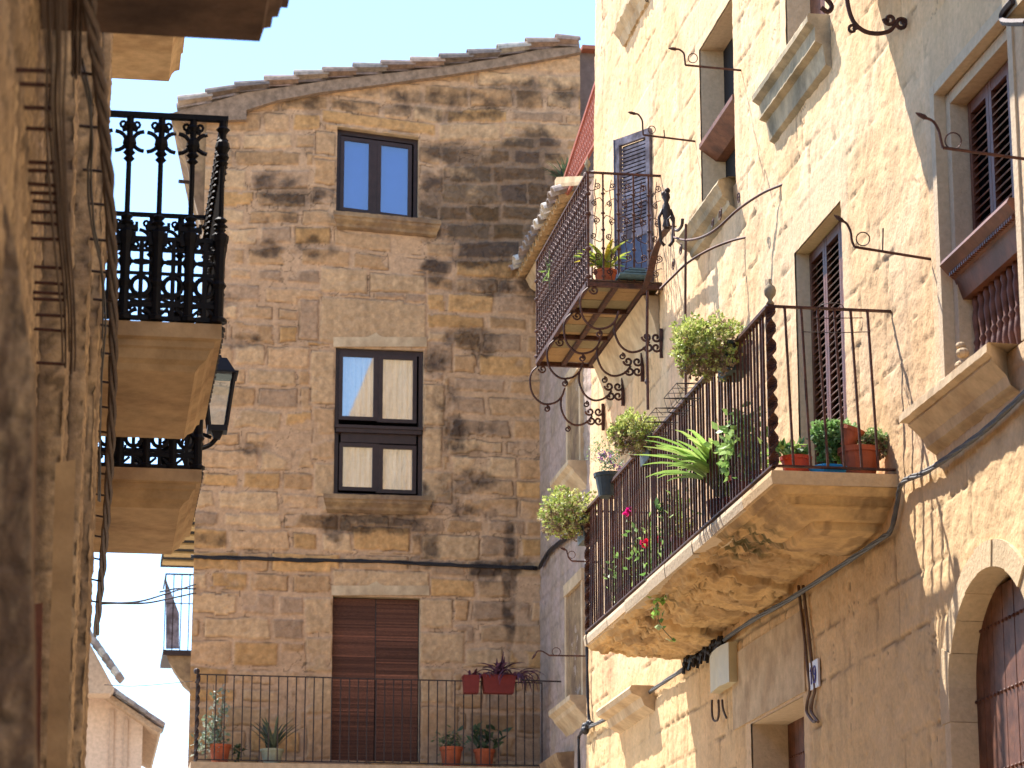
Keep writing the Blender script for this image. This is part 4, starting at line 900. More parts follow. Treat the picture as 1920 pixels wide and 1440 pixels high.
# ---------------- lantern on the left
YL = 19.0
lt = empty('wall_lantern', pY(395, 840, YL), 'black wall lantern with a pointed hood, partly hidden behind the left balconies', 'street lamp')
lx = pY(410, 700, YL); zt_, zb_ = pY(410, 702, YL).z, pY(400, 800, YL).z; k = YL/F
def frus(b, cx, cy, r0, z0, r1, z1, n=4, off=math.pi/4):
    vs = [(cx+r*math.cos(off+2*math.pi*i/n), cy+r*math.sin(off+2*math.pi*i/n), z) for r, z in ((r0, z0), (r1, z1)) for i in range(n)]
    b.add(vs, [tuple(range(n))[::-1], tuple(range(n, 2*n))]+[(i, (i+1) % n, n+(i+1) % n, n+i) for i in range(n)])
cx = lx.x; b = MB(); frus(b, cx, YL, .19, zt_-.012, .19, zt_); frus(b, cx, YL, .16, zt_, .075, zt_+.11); frus(b, cx, YL, .03, zt_+.11, .02, zt_+.14); b.build('hood', M['lantern'], lt)
b = MB(); r1, r0 = .15, .085
for i in range(4):
    a = math.pi/4+math.pi/2*i; b.bar((cx+r0*math.cos(a), YL+r0*math.sin(a), zb_), (cx+r1*math.cos(a), YL+r1*math.sin(a), zt_-.01), .022)
frus(b, cx, YL, .10, zb_-.04, .10, zb_); frus(b, cx, YL, .03, zb_-.09, .06, zb_-.04); b.build('cage', M['lantern'], lt)
b = MB(); frus(b, cx, YL, .08, zb_+.002, .14, zt_-.02); b.build('pane', M['glass_lamp'], lt)
c0 = Vector((cx, YL, zb_-.08)); b = MB()
b.tube(smoothpath([c0, c0+Vector((-.06, 0, -.06)), c0+Vector((-.2, 0, -.10)), c0+Vector((-.45, 0, -.11)), Vector((-.55, YL, c0.z-.12))], 5), .018, 6)
b.tube(smoothpath([c0+Vector((-.04, 0, .0)), c0+Vector((-.12, 0, .02)), c0+Vector((-.17, 0, -.04)), c0+Vector((-.15, 0, -.1))], 5), .014, 6); b.ring(c0+Vector((-.20, 0, -.05)), .045, .012, (0, 1, 0)); b.build('arm', M['black'], lt)

# ================================================================ BEHIND THE END HOUSE, AND THE FAR HOUSE
fb = empty('stone_house', (2.6, 34.5, 0), 'house just behind the end house, mostly hidden, with a slatted eave on its left', 'house', 'stone houses along the street')
b = MB(); b.col = (.35, .25, .16); b.box((1.95, 38.2, 0), (6, 40, 9.6)); b.build('wall', M['wall_far'], fb)
YS = 36.0
p0, p1 = pY(290, 962, 35.0), pY(366, 1056, 38.0); zs = 9.2
b = MB(); b.col = (.50, .35, .17); y = 34.9; b2 = MB(); b2.col = (.38, .26, .14)
i = 0
while y < 38.4:
    zz = pY(330, 965, 34.9).z; b.box((1.0, y, zz-.025), (2.05, y+.30, zz)); y += .62
b.build('joists', M['wall_far'], fb); MB().box((.98, 34.7, zz+.0), (2.1, 38.6, zz+.08)).build('ceiling', M['dark'], fb)  # near-black board; shade between the joists put into its colour
fc = empty('balcony', (1.7, 37, 6.5), 'small distant balcony beyond the end house, against the bright sky on its left', 'balcony', 'balconies of the street')
YB2 = 36.2; a = pY(307, 1218, YB2); c = pY(372, 1218, YB2); ztp = pY(307, 1076, YB2).z
b = MB(); b.box((a.x-.01, YB2, a.z-.07), (2.0, YB2+1.2, a.z)); b.build('slab', M['iron'], fc)
cp = [pY(x, y, YB2+.05) for x, y in ((312,1228),(316,1240),(326,1254),(334,1268),(346,1278),(352,1290),(364,1300),(380,1306),(380,1226))]
b = MB(); b.prism(cp, (.1, 1.0, 0)); b.build('corbel', M['stone_brown'], fc)
b = MB(); b.bar((a.x, YB2, ztp), (2.0, YB2, ztp), .02); b.bar((a.x, YB2, a.z+.62), (2.0, YB2, a.z+.62), .012); b.bar((a.x, YB2, ztp), (a.x, YB2+1.1, ztp), .02); b.build('rail', M['iron'], fc)
b0 = None
for i in range(6):
    x = a.x+.105*i
    if b0 is None: b0 = MB().bar((x, YB2, a.z), (x, YB2, ztp), .014).build('baluster', M['iron'], fc); wq = WLOC[b0.name].copy()
    else: dup(b0, wq+Vector((.105*i, 0, 0)), fc)
b = MB(); b.prism([pY(x, y, YB2+.08) for x, y in ((311,1085),(336,1150),(336,1216),(311,1216))], (0, .03, 0)); b.build('panel', M['shutter'], fc)
fh = empty('far_house', (.6, 46, 0), 'small pale far house with a worn tiled roof at the bottom left', 'house', 'stone houses along the street')
YF = 46.0
def fp(x, y, Y=YF): return pY(x, y, Y)
b = MB(); b.col = (.62, .46, .34); b.prism([fp(60, 1500), fp(264, 1500), fp(268, 1352), fp(60, 1180)], (0, 5, 0)); b.build('wall', M['wall_far'], fh)
b = MB(); b.col = (.5, .36, .26); b.prism([fp(x, y, YF-.01) for x, y in ((206,1330),(214,1332),(212,1470),(204,1470))], (0, -.03, 0)).prism([fp(x, y, YF-.01) for x, y in ((232,1345),(240,1348),(238,1470),(230,1470))], (0, -.03, 0)); b.build('pilaster', M['wall_far'], fh)
b = MB()
A1, A2 = fp(150, 1262, YF-.4), fp(304, 1368, YF-.4); b.col = (.40, .27, .17); b.prism([A1+Vector((0, 0, -.10)), A2+Vector((-.05, 0, -.06)), A2, A1], (0, 5.6, 0))
for r in range(5):
    for i in range(14):
        t = i/14; p = A1.lerp(A2, t); q = A1.lerp(A2, t+.09); b.col = tilecol(); jt_ = Vector((0, .2*r, .01+random.uniform(-.01, .01))); barrel(b, p+jt_+Vector((0, 0, .03)), q+jt_+Vector((0, 0, .05)), .09, .075, (0, 0, 1))
B1_, B2_ = fp(150, 1175, YF-1.2), fp(226, 1282, YF-1.2)
for i in range(9):
    t = i/9; p = B1_.lerp(B2_, t); q = B1_.lerp(B2_, t+.13); b.col = tilecol(); barrel(b, p+Vector((0, 0, .03)), q+Vector((0, 0, .05)), .10, .08, (0, 0, 1)); barrel(b, p+Vector((-.02, .22, .03)), q+Vector((-.02, .22, .05)), .10, .08, (0, 0, 1))
b.build('roof', M['tile'], fh)
b = MB(); b.col = (.5, .36, .25); b.prism([fp(x, y, YF-1.0) for x, y in ((60,1170),(160,1190),(214,1290),(206,1300),(60,1300))], (0, .6, 0)); b.build('gable', M['wall_far'], fh)
def wire(name, pts, r, m, label, k=8, cat='cable'):
    o = MB().tube(smoothpath(pts, k), r, 5).build(name, m, None, True); tag(o, label, cat); return o
for j, (pts, lb_) in enumerate((
    ([pY(188,1132,21), pY(260,1128,25), pY(310,1114,28), pY(366,1096,YC)], 'slack black wire crossing the bright sky gap at the lower left'),
    ([pY(188,1130,21), pY(270,1131,25), pY(320,1122,28), pY(366,1112,YC)], 'second black wire, just under the first in the lower left sky gap'),
    ([pY(300,1110,28), pY(330,1104,29.5), pY(366,1104,YC)], 'short black wire end knotted at the corner of the end house'))): wire('overhead_wire', pts, .009, M['cable'], lb_)
wire('overhead_wire', [pY(196,1284,24), pY(262,1286,27), pY(362,1277,YC)], .004, M['cable_grey'], 'very thin grey wire low across the sky at the bottom left')
# ================================================================ CABLES AND FITTINGS ON THE RIGHT
def wall_cable(name, pts, X, r, n, rad, m, label, twist=.4, k=8):
    path = smoothpath([pX(x, y, X) for x, y in pts], k); mb = MB()
    for j in range(n):
        mb.tube([p+Vector((math.sin(2*math.pi*j/n+twist*i)*rad*.6, math.cos(2*math.pi*j/n+twist*i)*rad*.5, math.sin(1+2*math.pi*j/n+twist*i)*rad)) for i, p in enumerate(path)], r, 5)
    o = mb.build(name, m, None, True); tag(o, label, 'cable'); return o
wall_cable('cable_bundle', [(2040,632),(1920,738),(1850,803),(1790,848),(1735,885),(1692,905),(1682,945),(1671,992),(1652,1010),(1590,1052),(1480,1124),(1400,1170),(1300,1242),(1240,1282),(1180,1324),(1120,1356),(1094,1366)], W-.04, .009, 4, .013, M['cable_grey'], 'grey cable bundle climbing the sunlit wall under the long balcony')
wall_cable('cable_bundle', [(1098,1050),(1100,1150),(1101,1250),(1103,1330),(1104,1362),(1088,1376),(1085,1400),(1088,1520)], W-.03, .012, 2, .008, M['cable'], 'black cable running down the far corner of the sunlit house')
o = MB()
pcn = pX(1100, 1366, W-.05)
for i in range(9): o.ball(pcn+Vector((random.uniform(-.02, .02), random.uniform(-.12, .12), random.uniform(-.05, .04))), .035, 6)
o = o.build('cable_knot', M['cable'], None, True); tag(o, 'black knot of taped cable joints at the foot of the far corner', 'cable joint')
b = MB()                                                              # clutter of clips where the cables bunch up
for i in range(16):
    p = pX(1285+i*4.6, 1244-i*2.6+random.uniform(-6, 6), W-.05); b.bar(p+Vector((0, 0, .05)), p+Vector((-.02, random.uniform(-.06, .06), -.08)), .02)
    b.ball(p, .028, 6)
o = b.build('cable_clips', M['cable'], None); tag(o, 'row of dark cable clamps bunched left of the cream meter box', 'cable clamps')
wall_cable('wall_cable', [(340,1044)]*0 or [(1012,1064),(1022,1046),(1034,1030),(1060,1010),(1075,1000)], X2-.04, .016, 3, .02, M['cable'], 'black cable turning the corner from the end house behind the plants')
pts = [pY(x, y, YC-.03) for x, y in ((358,1043),(400,1045),(470,1047),(560,1050),(660,1051),(760,1055),(860,1060),(940,1063),(1008,1065))]
b = MB()
for j in range(3): b.tube([p+Vector((0, random.uniform(-.006, .006), random.uniform(-.006, .006)+.012*(j-1))) for p in smoothpath(pts, 6)], .011, 5)
o = b.build('wall_cable', M['cable'], None, True); tag(o, 'black cable running straight across the end house above the balcony door', 'cable')
# conduits beside the number plate
cdt = empty('conduit', pX(1515, 1350, W), 'two brown conduits running down beside the number plate and hooking at the end', 'conduit')
for dx in (0, 9): MB().tube(smoothpath([pX(x+dx, y, W-.02) for x, y in ((1497,1098),(1503,1150),(1509,1200),(1514,1250),(1519,1290),(1514,1315),(1513,1335),(1524,1352),(1530-dx*.6,1352))], 6), .011, 6).build('pipe', M['conduit'], cdt)
# number plate 19
pl_ = empty('number_plate', pX(1533, 1290, W), 'white tile with the blue house number 19 beside the conduits', 'house number')
y1, y0 = 17.77, 17.55; z0_, z1_ = 4.20, 4.385
MB().box((W-.022, y0, z0_), (W-.008, y1, z1_)).build('plate', M['plate'], pl_)
b = MB(); xf = W-.024; b.tube([(xf, 17.715, 4.235), (xf, 17.715, 4.35), (xf, 17.74, 4.325)], .005, 4); b.build('digit_one', M['ink'], pl_)
b = MB(); b.ring((xf, 17.635, 4.318), .028, .005, (1, 0, 0), 14); b.tube(smoothpath([(xf, 17.605, 4.318), (xf, 17.605, 4.27), (xf, 17.625, 4.238), (xf, 17.662, 4.243)], 4), .0075, 4); b.build('digit_nine', M['ink'], pl_)
# meter box
mb_ = empty('meter_box', pX(1345, 1340, W), 'cream metal electricity box hanging on the wall under the balcony', 'meter box')
ya, yb = pX(1360, 1232, W-.1).y, pX(1325, 1236, W-.1).y; za, zb2 = 4.56, 4.86
b = MB(); b.prism([(W, ya, za), (W-.075, ya, za), (W-.095, (ya+yb)/2-.08, za), (W-.095, (ya+yb)/2, za), (W-.075, yb, za), (W, yb, za)], (0, 0, zb2-za)); b.build('box', M['cream'], mb_)
b = MB(); pt0 = pX(1338, 1312, W-.05); 
for s in (0, 1): b.tube(smoothpath([pX(x, y, W-.05) for x, y in (((1335,1312),(1335,1335),(1338,1350),(1345,1350),(1348,1335),(1347,1312)) if s == 0 else ((1354,1312),(1356,1330),(1362,1346)))], 5), .009, 5)
b.build('cable_loop', M['cable_brown'], mb_)
# hooked iron rods
def hook_rod(pts, ringc, rr, label, X0=W, spike=None, Xo=None):
    """pts: pixels from the wall outwards; the rod stands square off the wall"""
    base = pX(*pts[0], X0); P = [base]
    for (x, y) in pts[1:]: P.append(pY(x, y, base.y))
    t = empty('hook_rod', base, label, 'iron rod', 'hooked iron rods on the walls')
    m = MB(); m.tube([base+Vector((.04, 0, 0)), P[0], P[1]], .0085, 6); m.tube(smoothpath(P[1:], 5), .0075, 6)
    if spike: a, c = (pY(*q, base.y) for q in spike); m.tube([a, c], .005, 5)
    m.build('rod', M['rust'], t)
    m = MB(); m.ring(pY(*ringc, base.y), rr, .004, (.15, 1, .2), 18); m.build('ring', M['rust'], t)
    q = P[-1]; d = (P[-1]-P[-2]).normalized(); m = MB(); m.tube([q-d*.015, q, q+d*.03, q+d*.055], .012, 6, scl=[.6, 1.1, 1, .2]); m.build('tip', M['rust'], t)
    return t
hook_rod([(1390,132),(1285,122),(1284,112),(1282,100),(1274,93),(1266,92)], (1299,109), .036, 'hooked rod with a ring, highest on the sunlit wall beside the tall window')
hook_rod([(1303,265),(1206,253),(1205,240),(1204,226),(1197,215),(1189,213)], (1222,243), .030, 'hooked rod with a ring, just above the open louvred shutter', spike=((1246,258),(1245,244)))
hook_rod([(1745,486),(1602,463),(1597,450),(1595,435),(1588,420),(1578,413)], (1618,448), .040, 'hooked rod with a ring and spike, just above the long balcony railing', spike=((1655,472),(1656,428)))
hook_rod([(1935,300),(1768,277),(1764,262),(1760,245),(1750,228),(1734,220)], (1787,264), .043, 'hooked rod crossing the shuttered window at the upper right')
hook_rod([(1098,1230),(1030,1229),(1022,1224),(1016,1221),(1008,1221),(1003,1228)], (1043,1222), .040, 'hooked rod with a ring at the far corner under the long balcony')
hook_rod([(1126,1054),(1072,1052),(1066,1045),(1064,1038),(1062,1032),(1058,1030)], (1072,1040), .034, 'small hooked rod poking out just under the lowest bushy planter')
p = pX(1052, 1278, X2); t = empty('hook_rod', p, 'plain rod with a ring, level with the end house balcony rail', 'iron rod', 'hooked iron rods on the walls')
MB().tube([p, pY(1015, 1277, p.y), pY(976, 1275, p.y)], .009, 5).build('rod', M['iron'], t); MB().ring(pY(1000, 1270, p.y), .05, .005, (.15, 1, .2)).build('ring', M['rust'], t)
# ornate iron stays, figure and poles beside the wrought balcony
st = empty('iron_standard', pX(1285, 745, 4.35), 'wrought iron standard with two curving stays, curls and a dark cast figure', 'iron bracket')
def P3(x, y, X): return pX(x, y, X)
def poly(lst, n=6): return smoothpath([P3(*q) for q in lst], n)
m = MB(); m.tube(poly([(1470,345,4.81),(1430,362,4.72),(1385,392,4.62),(1345,428,4.52),(1315,445,4.46),(1285,450,4.40),(1264,445,4.36)]), .010, 6)
m.tube([P3(1264,445,4.36), P3(1262,418,4.36)], .009, 6); m.build('upper_stay', M['rust'], st)
m = MB(); m.tube(poly([(1402,444,4.81),(1370,452,4.72),(1330,468,4.58),(1290,492,4.46),(1262,518,4.36),(1238,542,4.26)]), .010, 6); m.build('lower_stay', M['rust'], st)
m = MB(); m.tube([P3(1286,420,4.40), P3(1285,560,4.40), P3(1286,752,4.40)], .010, 6); m.build('pole', M['rust'], st)
pr0 = P3(1286, 450, 4.40)
for (x, y, X, r) in ((1385,372,4.64,.05),(1350,402,4.55,.055),(1336,418,4.5,.04),(1276,468,4.38,.05),(1262,496,4.34,.05)):
    q = P3(x, y, X); MB().tube(spiral(q, r, r*.25, random.uniform(0, 3), 1.4, (0, 1, 0), (0, 0, 1), 18), .005, 5).build('curl', M['rust'], st)
m = MB()                                                             # broad curved strap at the balcony corner
path = smoothpath([P3(1206,545,4.62), P3(1218,515,4.60), P3(1228,475,4.58), P3(1240,445,4.56), P3(1252,428,4.54), P3(1262,424,4.54)], 6); m.sweep(path, [(-.03, -.004), (.03, -.004), (.03, .004), (-.03, .004)], up=(0, 0, 1), scl=[.45+.55*math.sin(math.pi*min(1, i/len(path)*1.4+.1)) if i < len(path)*.6 else 1 for i in range(len(path))]); m.build('strap', M['rust'], st)
m = MB(); f0 = P3(1250, 430, 4.50)
m.lathe([(.02, 0), (.035, .03), (.022, .08), (.04, .14), (.03, .2), (.018, .23), (.034, .27), (.03, .30), (.012, .32)], f0, 8)
for s in (-1, 1): m.tube([f0+Vector((s*.03, 0, .17)), f0+Vector((s*.06, .01, .1)), f0+Vector((s*.05, 0, -.1)), f0+Vector((s*.02, 0, -.14))], .014, 6)
m.ball(f0+Vector((.01, .0, .33)), .025, 7); m.ball(f0+Vector((-.02, 0, .3)), .022, 7); m.build('figure', M['iron'], st, True)
m = MB(); q = P3(1264,418,4.36); m.tube([q, q+Vector((-.03, 0, .05)), q+Vector((-.05, 0, .02)), q+Vector((-.045, 0, -.03))], .012, 6); m.tube(smoothpath([P3(1262,428,4.4), P3(1270,432,4.42), P3(1278,424,4.43), P3(1280,410,4.43)], 4), .013, 6); m.build('hook', M['iron'], st)
o = MB().tube([P3(1214,545,4.36), P3(1213,640,4.36), P3(1214,700,4.36), P3(1215,768,4.36)], .012, 6).lathe([(.012, -.02), (.022, 0), (.012, .02)], P3(1213,716,4.36), 8).build('iron_pole', M['rust']); tag(o, 'straight iron pole dropping from the corner of the wrought iron balcony', 'iron pole')
# balcony above the frame: only its scroll and the corner of its slab hang into view, and it throws the shade at the top right
tb = empty('balcony', (W, 15.2, 7.8), 'balcony above the frame, only an iron scroll and slab corner visible', 'balcony', 'balconies of the street')
yq = pX(1700, 45, W).y; o_ = pX(1700, 60, W)
m = MB(); Pq = lambda x, y: pY(x, y, yq)
m.tube(smoothpath([Pq(*q) for q in ((1588,-60),(1588,-20),(1590,10),(1600,40),(1620,58),(1645,63),(1668,58),(1680,45))], 6), .014, 6)
m.tube(spiral(Pq(1598,55), .03, .01, 0, 1.2, (1, 0, 0), (0, 0, 1)), .010, 5); m.tube(spiral(Pq(1668,36), .038, .01, math.pi, 1.2, (1, 0, 0), (0, 0, 1)), .013, 5); m.tube(spiral(Pq(1690,46), .042, .012, 0, 1.3, (1, 0, 0), (0, 0, 1)), .014, 5)
m.tube(smoothpath([Pq(1530,-20), Pq(1548,-4), Pq(1560,12), Pq(1552,22), Pq(1540,14)], 4), .016, 5)
m.build('bracket', M['rust'], tb)
cq = pX(1882, 40, 4.45)
b = MB(); b.box((4.12, 11.0, 8.45), (W, 15.85, 8.59)); b.build('slab', M['stone_grey'], tb)
b = MB(); q = pX(1880, 42, 4.62); b.box((4.62, q.y-1.4, q.z), (W-.02, q.y, q.z+.22)); b.build('corbel', M['stone_grey'], tb)
b = MB(); b.tube(smoothpath([pX(1925,42,4.61), pX(1890,42,4.61), pX(1880,36,4.61), pX(1884,20,4.61), pX(1900,0,4.61)], 5), .022, 6); b.build('edge_iron', M['iron'], tb)
# ================================================================ PLANTS
def leaves(name, parent, C, D, L, Wd, cols, up=.0, bend=.25):
    """one quad-pair leaf per row: base points C, directions D"""
    n = len(C); D = D/np.linalg.norm(D, axis=1, keepdims=True); r = rng.normal(size=(n, 3)); sd = np.cross(D, r); sd /= np.linalg.norm(sd, axis=1, keepdims=True)+1e-9
    nn = np.cross(D, sd); L = np.broadcast_to(L, (n,))[:, None]*rng.uniform(.7, 1.25, (n, 1)); Wd = np.broadcast_to(Wd, (n,))[:, None]*rng.uniform(.75, 1.2, (n, 1))
    a = C; m1 = C+D*L*.5+sd*Wd*.5+nn*L*bend*.3; m2 = C+D*L*.5-sd*Wd*.5+nn*L*bend*.3; c = C+D*L*.52-nn*L*.02; t = C+D*L-nn*L*bend*.3
    V = np.stack([a, m1, c, m2, t], 1).reshape(-1, 3); b_ = np.arange(n)[:, None]*5
    Fq = np.concatenate([b_+np.array([0, 1, 2]), b_+np.array([0, 2, 3]), b_+np.array([1, 4, 2]), b_+np.array([2, 4, 3])]).astype(int)
    return finish(name, V, Fq, M['leaf'], parent, False, cols=np.repeat(cols, 5, 0))
def pick(pal, n, var=.2): pal = np.array(pal); return pal[rng.integers(0, len(pal), n)]*rng.uniform(1-var, 1+var, (n, 1))
def pot(parent, p, r, h, m, rim=.15, name='pot', square=None):
    b = MB()
    if square: lx_, ly_ = square; 
    if square:
        x, y, z = p; vs = [(x+sx*lx_*k, y+sy*ly_*k, zz) for (k, zz) in ((.86, z), (1, z+h), (1.05, z+h), (1.05, z+h-.02)) for sx, sy in ((-1, -1), (1, -1), (1, 1), (-1, 1))]
        b.add(vs[:4]+vs[4:8], [(0, 3, 2, 1), (0, 1, 5, 4), (1, 2, 6, 5), (2, 3, 7, 6), (3, 0, 4, 7), (4, 5, 6, 7)]); b.box((x-lx_*1.05, y-ly_*1.05, z+h-.02), (x+lx_*1.05, y+ly_*1.05, z+h+.004))
    else: b.lathe([(r*.70, 0), (r*.72, .004), (r*.94, h*(1-rim)), (r*1.03, h*(1-rim)), (r*1.06, h), (r*.95, h), (r*.90, h*.86)], p, 18)
    return b.build(name, m, parent, smooth=False)
SUCC = [(.52, .58, .16), (.44, .52, .13), (.60, .64, .24), (.34, .42, .10), (.54, .52, .20)]
def bush(parent, c, R_, n, k=7, pal=SUCC, L=.022, Wd=.013, low=(.30, .20, .12), seed=0, name='foliage', flat=1.0, gap=.45):
    r = np.random.default_rng(seed); d = r.normal(size=(n, 3)); d /= np.linalg.norm(d, axis=1, keepdims=True)
    bump = 1+.22*np.sin(d[:, 0]*5+seed)*np.cos(d[:, 1]*4+d[:, 2]*6+seed*2)+r.normal(size=n)*.06
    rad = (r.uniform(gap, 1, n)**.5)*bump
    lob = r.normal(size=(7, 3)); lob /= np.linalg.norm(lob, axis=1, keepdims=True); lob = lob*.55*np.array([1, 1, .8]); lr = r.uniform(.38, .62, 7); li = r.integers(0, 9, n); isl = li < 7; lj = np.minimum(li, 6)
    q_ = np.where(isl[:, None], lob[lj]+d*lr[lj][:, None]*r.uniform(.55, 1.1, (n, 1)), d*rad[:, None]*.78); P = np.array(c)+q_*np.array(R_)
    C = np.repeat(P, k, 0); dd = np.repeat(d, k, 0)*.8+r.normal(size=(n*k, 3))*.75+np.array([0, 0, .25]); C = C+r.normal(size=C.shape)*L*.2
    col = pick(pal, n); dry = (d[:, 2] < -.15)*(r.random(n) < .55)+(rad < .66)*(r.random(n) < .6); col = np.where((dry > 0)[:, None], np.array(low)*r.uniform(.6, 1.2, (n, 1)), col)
    cols = np.repeat(col, k, 0)*r.uniform(.85, 1.15, (n*k, 1))
    f = leaves(name, parent, C, dd, L, Wd, cols); 
    b = MB(); b.col = (.20, .14, .08)                                  # wiry stems from the middle to the tufts
    for i in range(0, n, max(1, n//110)):
        q0 = np.array(c)+np.array([0, 0, -.02]); q2 = P[i]; q1 = (q0+q2)/2+r.normal(size=3)*.02; b.tube([q0, q1, q2], .0022, 3)
    b.build('stems', M['leaf'], parent)
    return f
def hanger(cx, cy, rx, ry, Y, label, seed, bx, n=900):
    c = pY(cx, cy, Y); s = Y/F; t = empty('hanging_planter', c, label, 'planter', 'bushy planters hung on the long balcony rail')
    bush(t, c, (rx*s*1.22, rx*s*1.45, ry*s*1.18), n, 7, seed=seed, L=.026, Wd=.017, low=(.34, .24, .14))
    p = pY(bx[0]+8, bx[1]+8, Y-.06); pot(t, (p.x, p.y+.1, p.z-.09), 0, (.19), M['grey_pot'], square=(.075, .18))
    b = MB(); q = Vector((XR, p.y, ZR+.02)); b.tube([q+Vector((.03, 0, 0)), q+Vector((0, 0, .02)), p+Vector((0, 0, .08)), p+Vector((-.05, 0, .02)), p+Vector((-.05, 0, -.08))], .006, 5); b.build('hook', M['iron'], t)
    return t
hanger(1330, 652, 62, 68, 16.75, 'largest bushy succulent in a grey planter, hung nearest the near corner post', 3, (1375, 665), 1150)
hanger(1192, 812, 47, 44, 19.45, 'middle bushy succulent planter, hung above the strap leaved plant', 5, (1222, 832))
hanger(1075, 963, 55, 52, 22.05, 'lowest bushy succulent planter, hanging off the far end of the long balcony', 8, (1100, 985))
# blue grey pot with purple flowers
Yp = 20.9; c = pY(1143, 932, Yp); t = empty('hanging_pot', c, 'dark blue grey hanging pot with small purple flowers', 'flower pot')
pot(t, c, 30*Yp/F, 46*Yp/F, M['grey_pot'])
cc = pY(1143, 865, Yp); n = 260; P_ = np.array(cc)+rng.normal(size=(n, 3))*np.array([.045, .05, .055]); leaves('foliage', t, P_, rng.normal(size=(n, 3))+np.array([0, 0, .4]), .035, .012, pick([(.16, .26, .10), (.24, .34, .18), (.12, .22, .12)], n))
n = 150; cl = np.array([(-.05, 0, .02), (-.06, 0, .06), (.03, -.02, -.03), (.09, 0, -.06), (.0, 0, .05)])[rng.integers(0, 5, n)]; leaves('flowers', t, np.array(cc)+cl+rng.normal(size=(n, 3))*.018, rng.normal(size=(n, 3)), .018, .015, pick([(.40, .10, .42), (.50, .22, .55), (.30, .06, .35)], n))
n = 90; cl = np.array([(-.11, 0, .10), (-.13, .02, .06), (-.07, 0, .13), (-.02, 0, .14)])[rng.integers(0, 4, n)]; leaves('sprig', t, np.array(cc)+cl+rng.normal(size=(n, 3))*.025, rng.normal(size=(n, 3))+np.array([0, 0, .5]), .028, .012, pick([(.26, .36, .12), (.34, .42, .20)], n))
MB().tube([c+Vector((.1, 0, .18)), Vector((XR, c.y, ZR+.02))], .006, 5).build('hook', M['iron'], t)
# empty wire holders
for k, (x0, y0, dy, lb_) in enumerate(((1330, 715, 0, 'empty wire plant holder on the long balcony rail, the nearer one'), (1285, 762, 0, 'empty wire plant holder on the rail, next to the strap leaved plant'))):
    Yw = 17.6+k*.7; t = empty('wire_holder', pX(x0, y0, 3.9), lb_, 'wire holder', 'empty wire plant holders'); b = MB(); x = XR-.02; z = ZR-.01
    for dz, ex in ((0, .16), (-.10, .13)): b.tube([(x, Yw, z+dz), (x-ex, Yw, z+dz), (x-ex, Yw+.42, z+dz), (x, Yw+.42, z+dz)], .0035, 4); b.tube([(x-ex, Yw, z+dz), (x-ex*.4, Yw+.2, z+dz)], .003, 4)
    for yy in (0, .14, .28, .42): b.tube([(x, Yw+yy, z+.01), (x-.16, Yw+yy, z), (x-.13, Yw+yy, z-.10), (x-.01, Yw+yy, z-.12)], .003, 4)
    b.build('wire_frame', M['iron'], t)
b = MB()                                                              # wire holder on the near rail, round the bars
yw = Y0b+.03; t = empty('wire_holder', (4.4, yw, ZR), 'bent wire plant holder on the near end rail, before the shutter', 'wire holder', 'empty wire plant holders')
a_, b__, c__, d__ = [pY(x, y, yw) for x, y in ((1505,622),(1618,596),(1618,622),(1535,580))]
b.tube([pY(1505,622,yw), pY(1560,624,yw), pY(1632,622,yw)], .003, 4); b.tube([pY(1525,597,yw), pY(1618,596,yw), pY(1616,620,yw)], .003, 4); b.tube(smoothpath([pY(1530,582,yw), pY(1545,570,yw-.1), pY(1575,570,yw-.1), pY(1585,582,yw)], 4), .003, 4); b.build('wire_frame', M['iron'], t)
def straps(parent, base, n, L, wd, pal, seed, spread=1.0, droop=1.0, name='leaves', segs=9, bias=(0, 0, 0)):
    r = np.random.default_rng(seed); b = MB(); base = Vector(base)
    for i in range(n):
        a = r.uniform(0, 2*math.pi); l = L*r.uniform(.7, 1.15); c = np.array(pal[r.integers(0, len(pal))])*r.uniform(.8, 1.2); b.col = tuple(c)
        h = Vector((math.cos(a), math.sin(a), 0))*spread + Vector(bias); p = base+Vector((r.normal()*.02, r.normal()*.02, 0)); el = r.uniform(.9, 1.35); prev = p; vs = []
        sd = Vector((-h.y, h.x, 0)).normalized()
        for k in range(segs+1):
            t = k/segs; w_ = wd*(math.sin(math.pi*min(.98, .18+t*.82))**.7)*.5; e = el-droop*t*1.9*r.uniform(.9, 1.1)
            q = prev+(h.normalized()*math.cos(e)+Vector((0, 0, math.sin(e))))*(l/segs) if k else p; prev = q
            vs += [q+sd*w_+Vector((0, 0, w_*.5)), q, q-sd*w_+Vector((0, 0, w_*.5))]
        fs = []
        for k in range(segs): fs += [(k*3, k*3+1, k*3+4, k*3+3), (k*3+1, k*3+2, k*3+5, k*3+4)]
        b.add(vs, fs)
    return b.build(name, M['leaf'], parent)
STR = [(.32, .50, .11), (.26, .42, .09), (.42, .56, .15), (.18, .32, .07)]
def potted(name, label, x, y, Y, r, h, m, cat='plant', z=None, X=None, grp=None):
    p = pY(x, y, Y); 
    if z is not None: p.z = z
    if X is not None: p.x = X
    t = empty(name, p, label, cat, grp); pot(t, p, r, h, m); MB().lathe([(r*.85, 0), (r*.85, .005)], p+Vector((0, 0, h*.9)), 12).build('soil', M['soil'], t)
    return t, p
zf = ZF+.002
t, p = potted('strap_leaved_plant', 'strap leaved plant with long arching pale green leaves behind the bars', 1310, 960, pX(1362, 930, 4.2).y, .13, .22, M['red_planter'], z=zf, X=4.2)
straps(t, p+Vector((-.02, 0, .25)), 72, .62, .058, STR, 4, droop=.60, bias=(-.28, 0, 0))
t, p = potted('hydrangea', 'hydrangea with pale cream flower heads behind the bars', 1375, 920, pX(1408, 930, 4.18).y, .14, .22, M['red_planter'], z=zf, X=4.18)
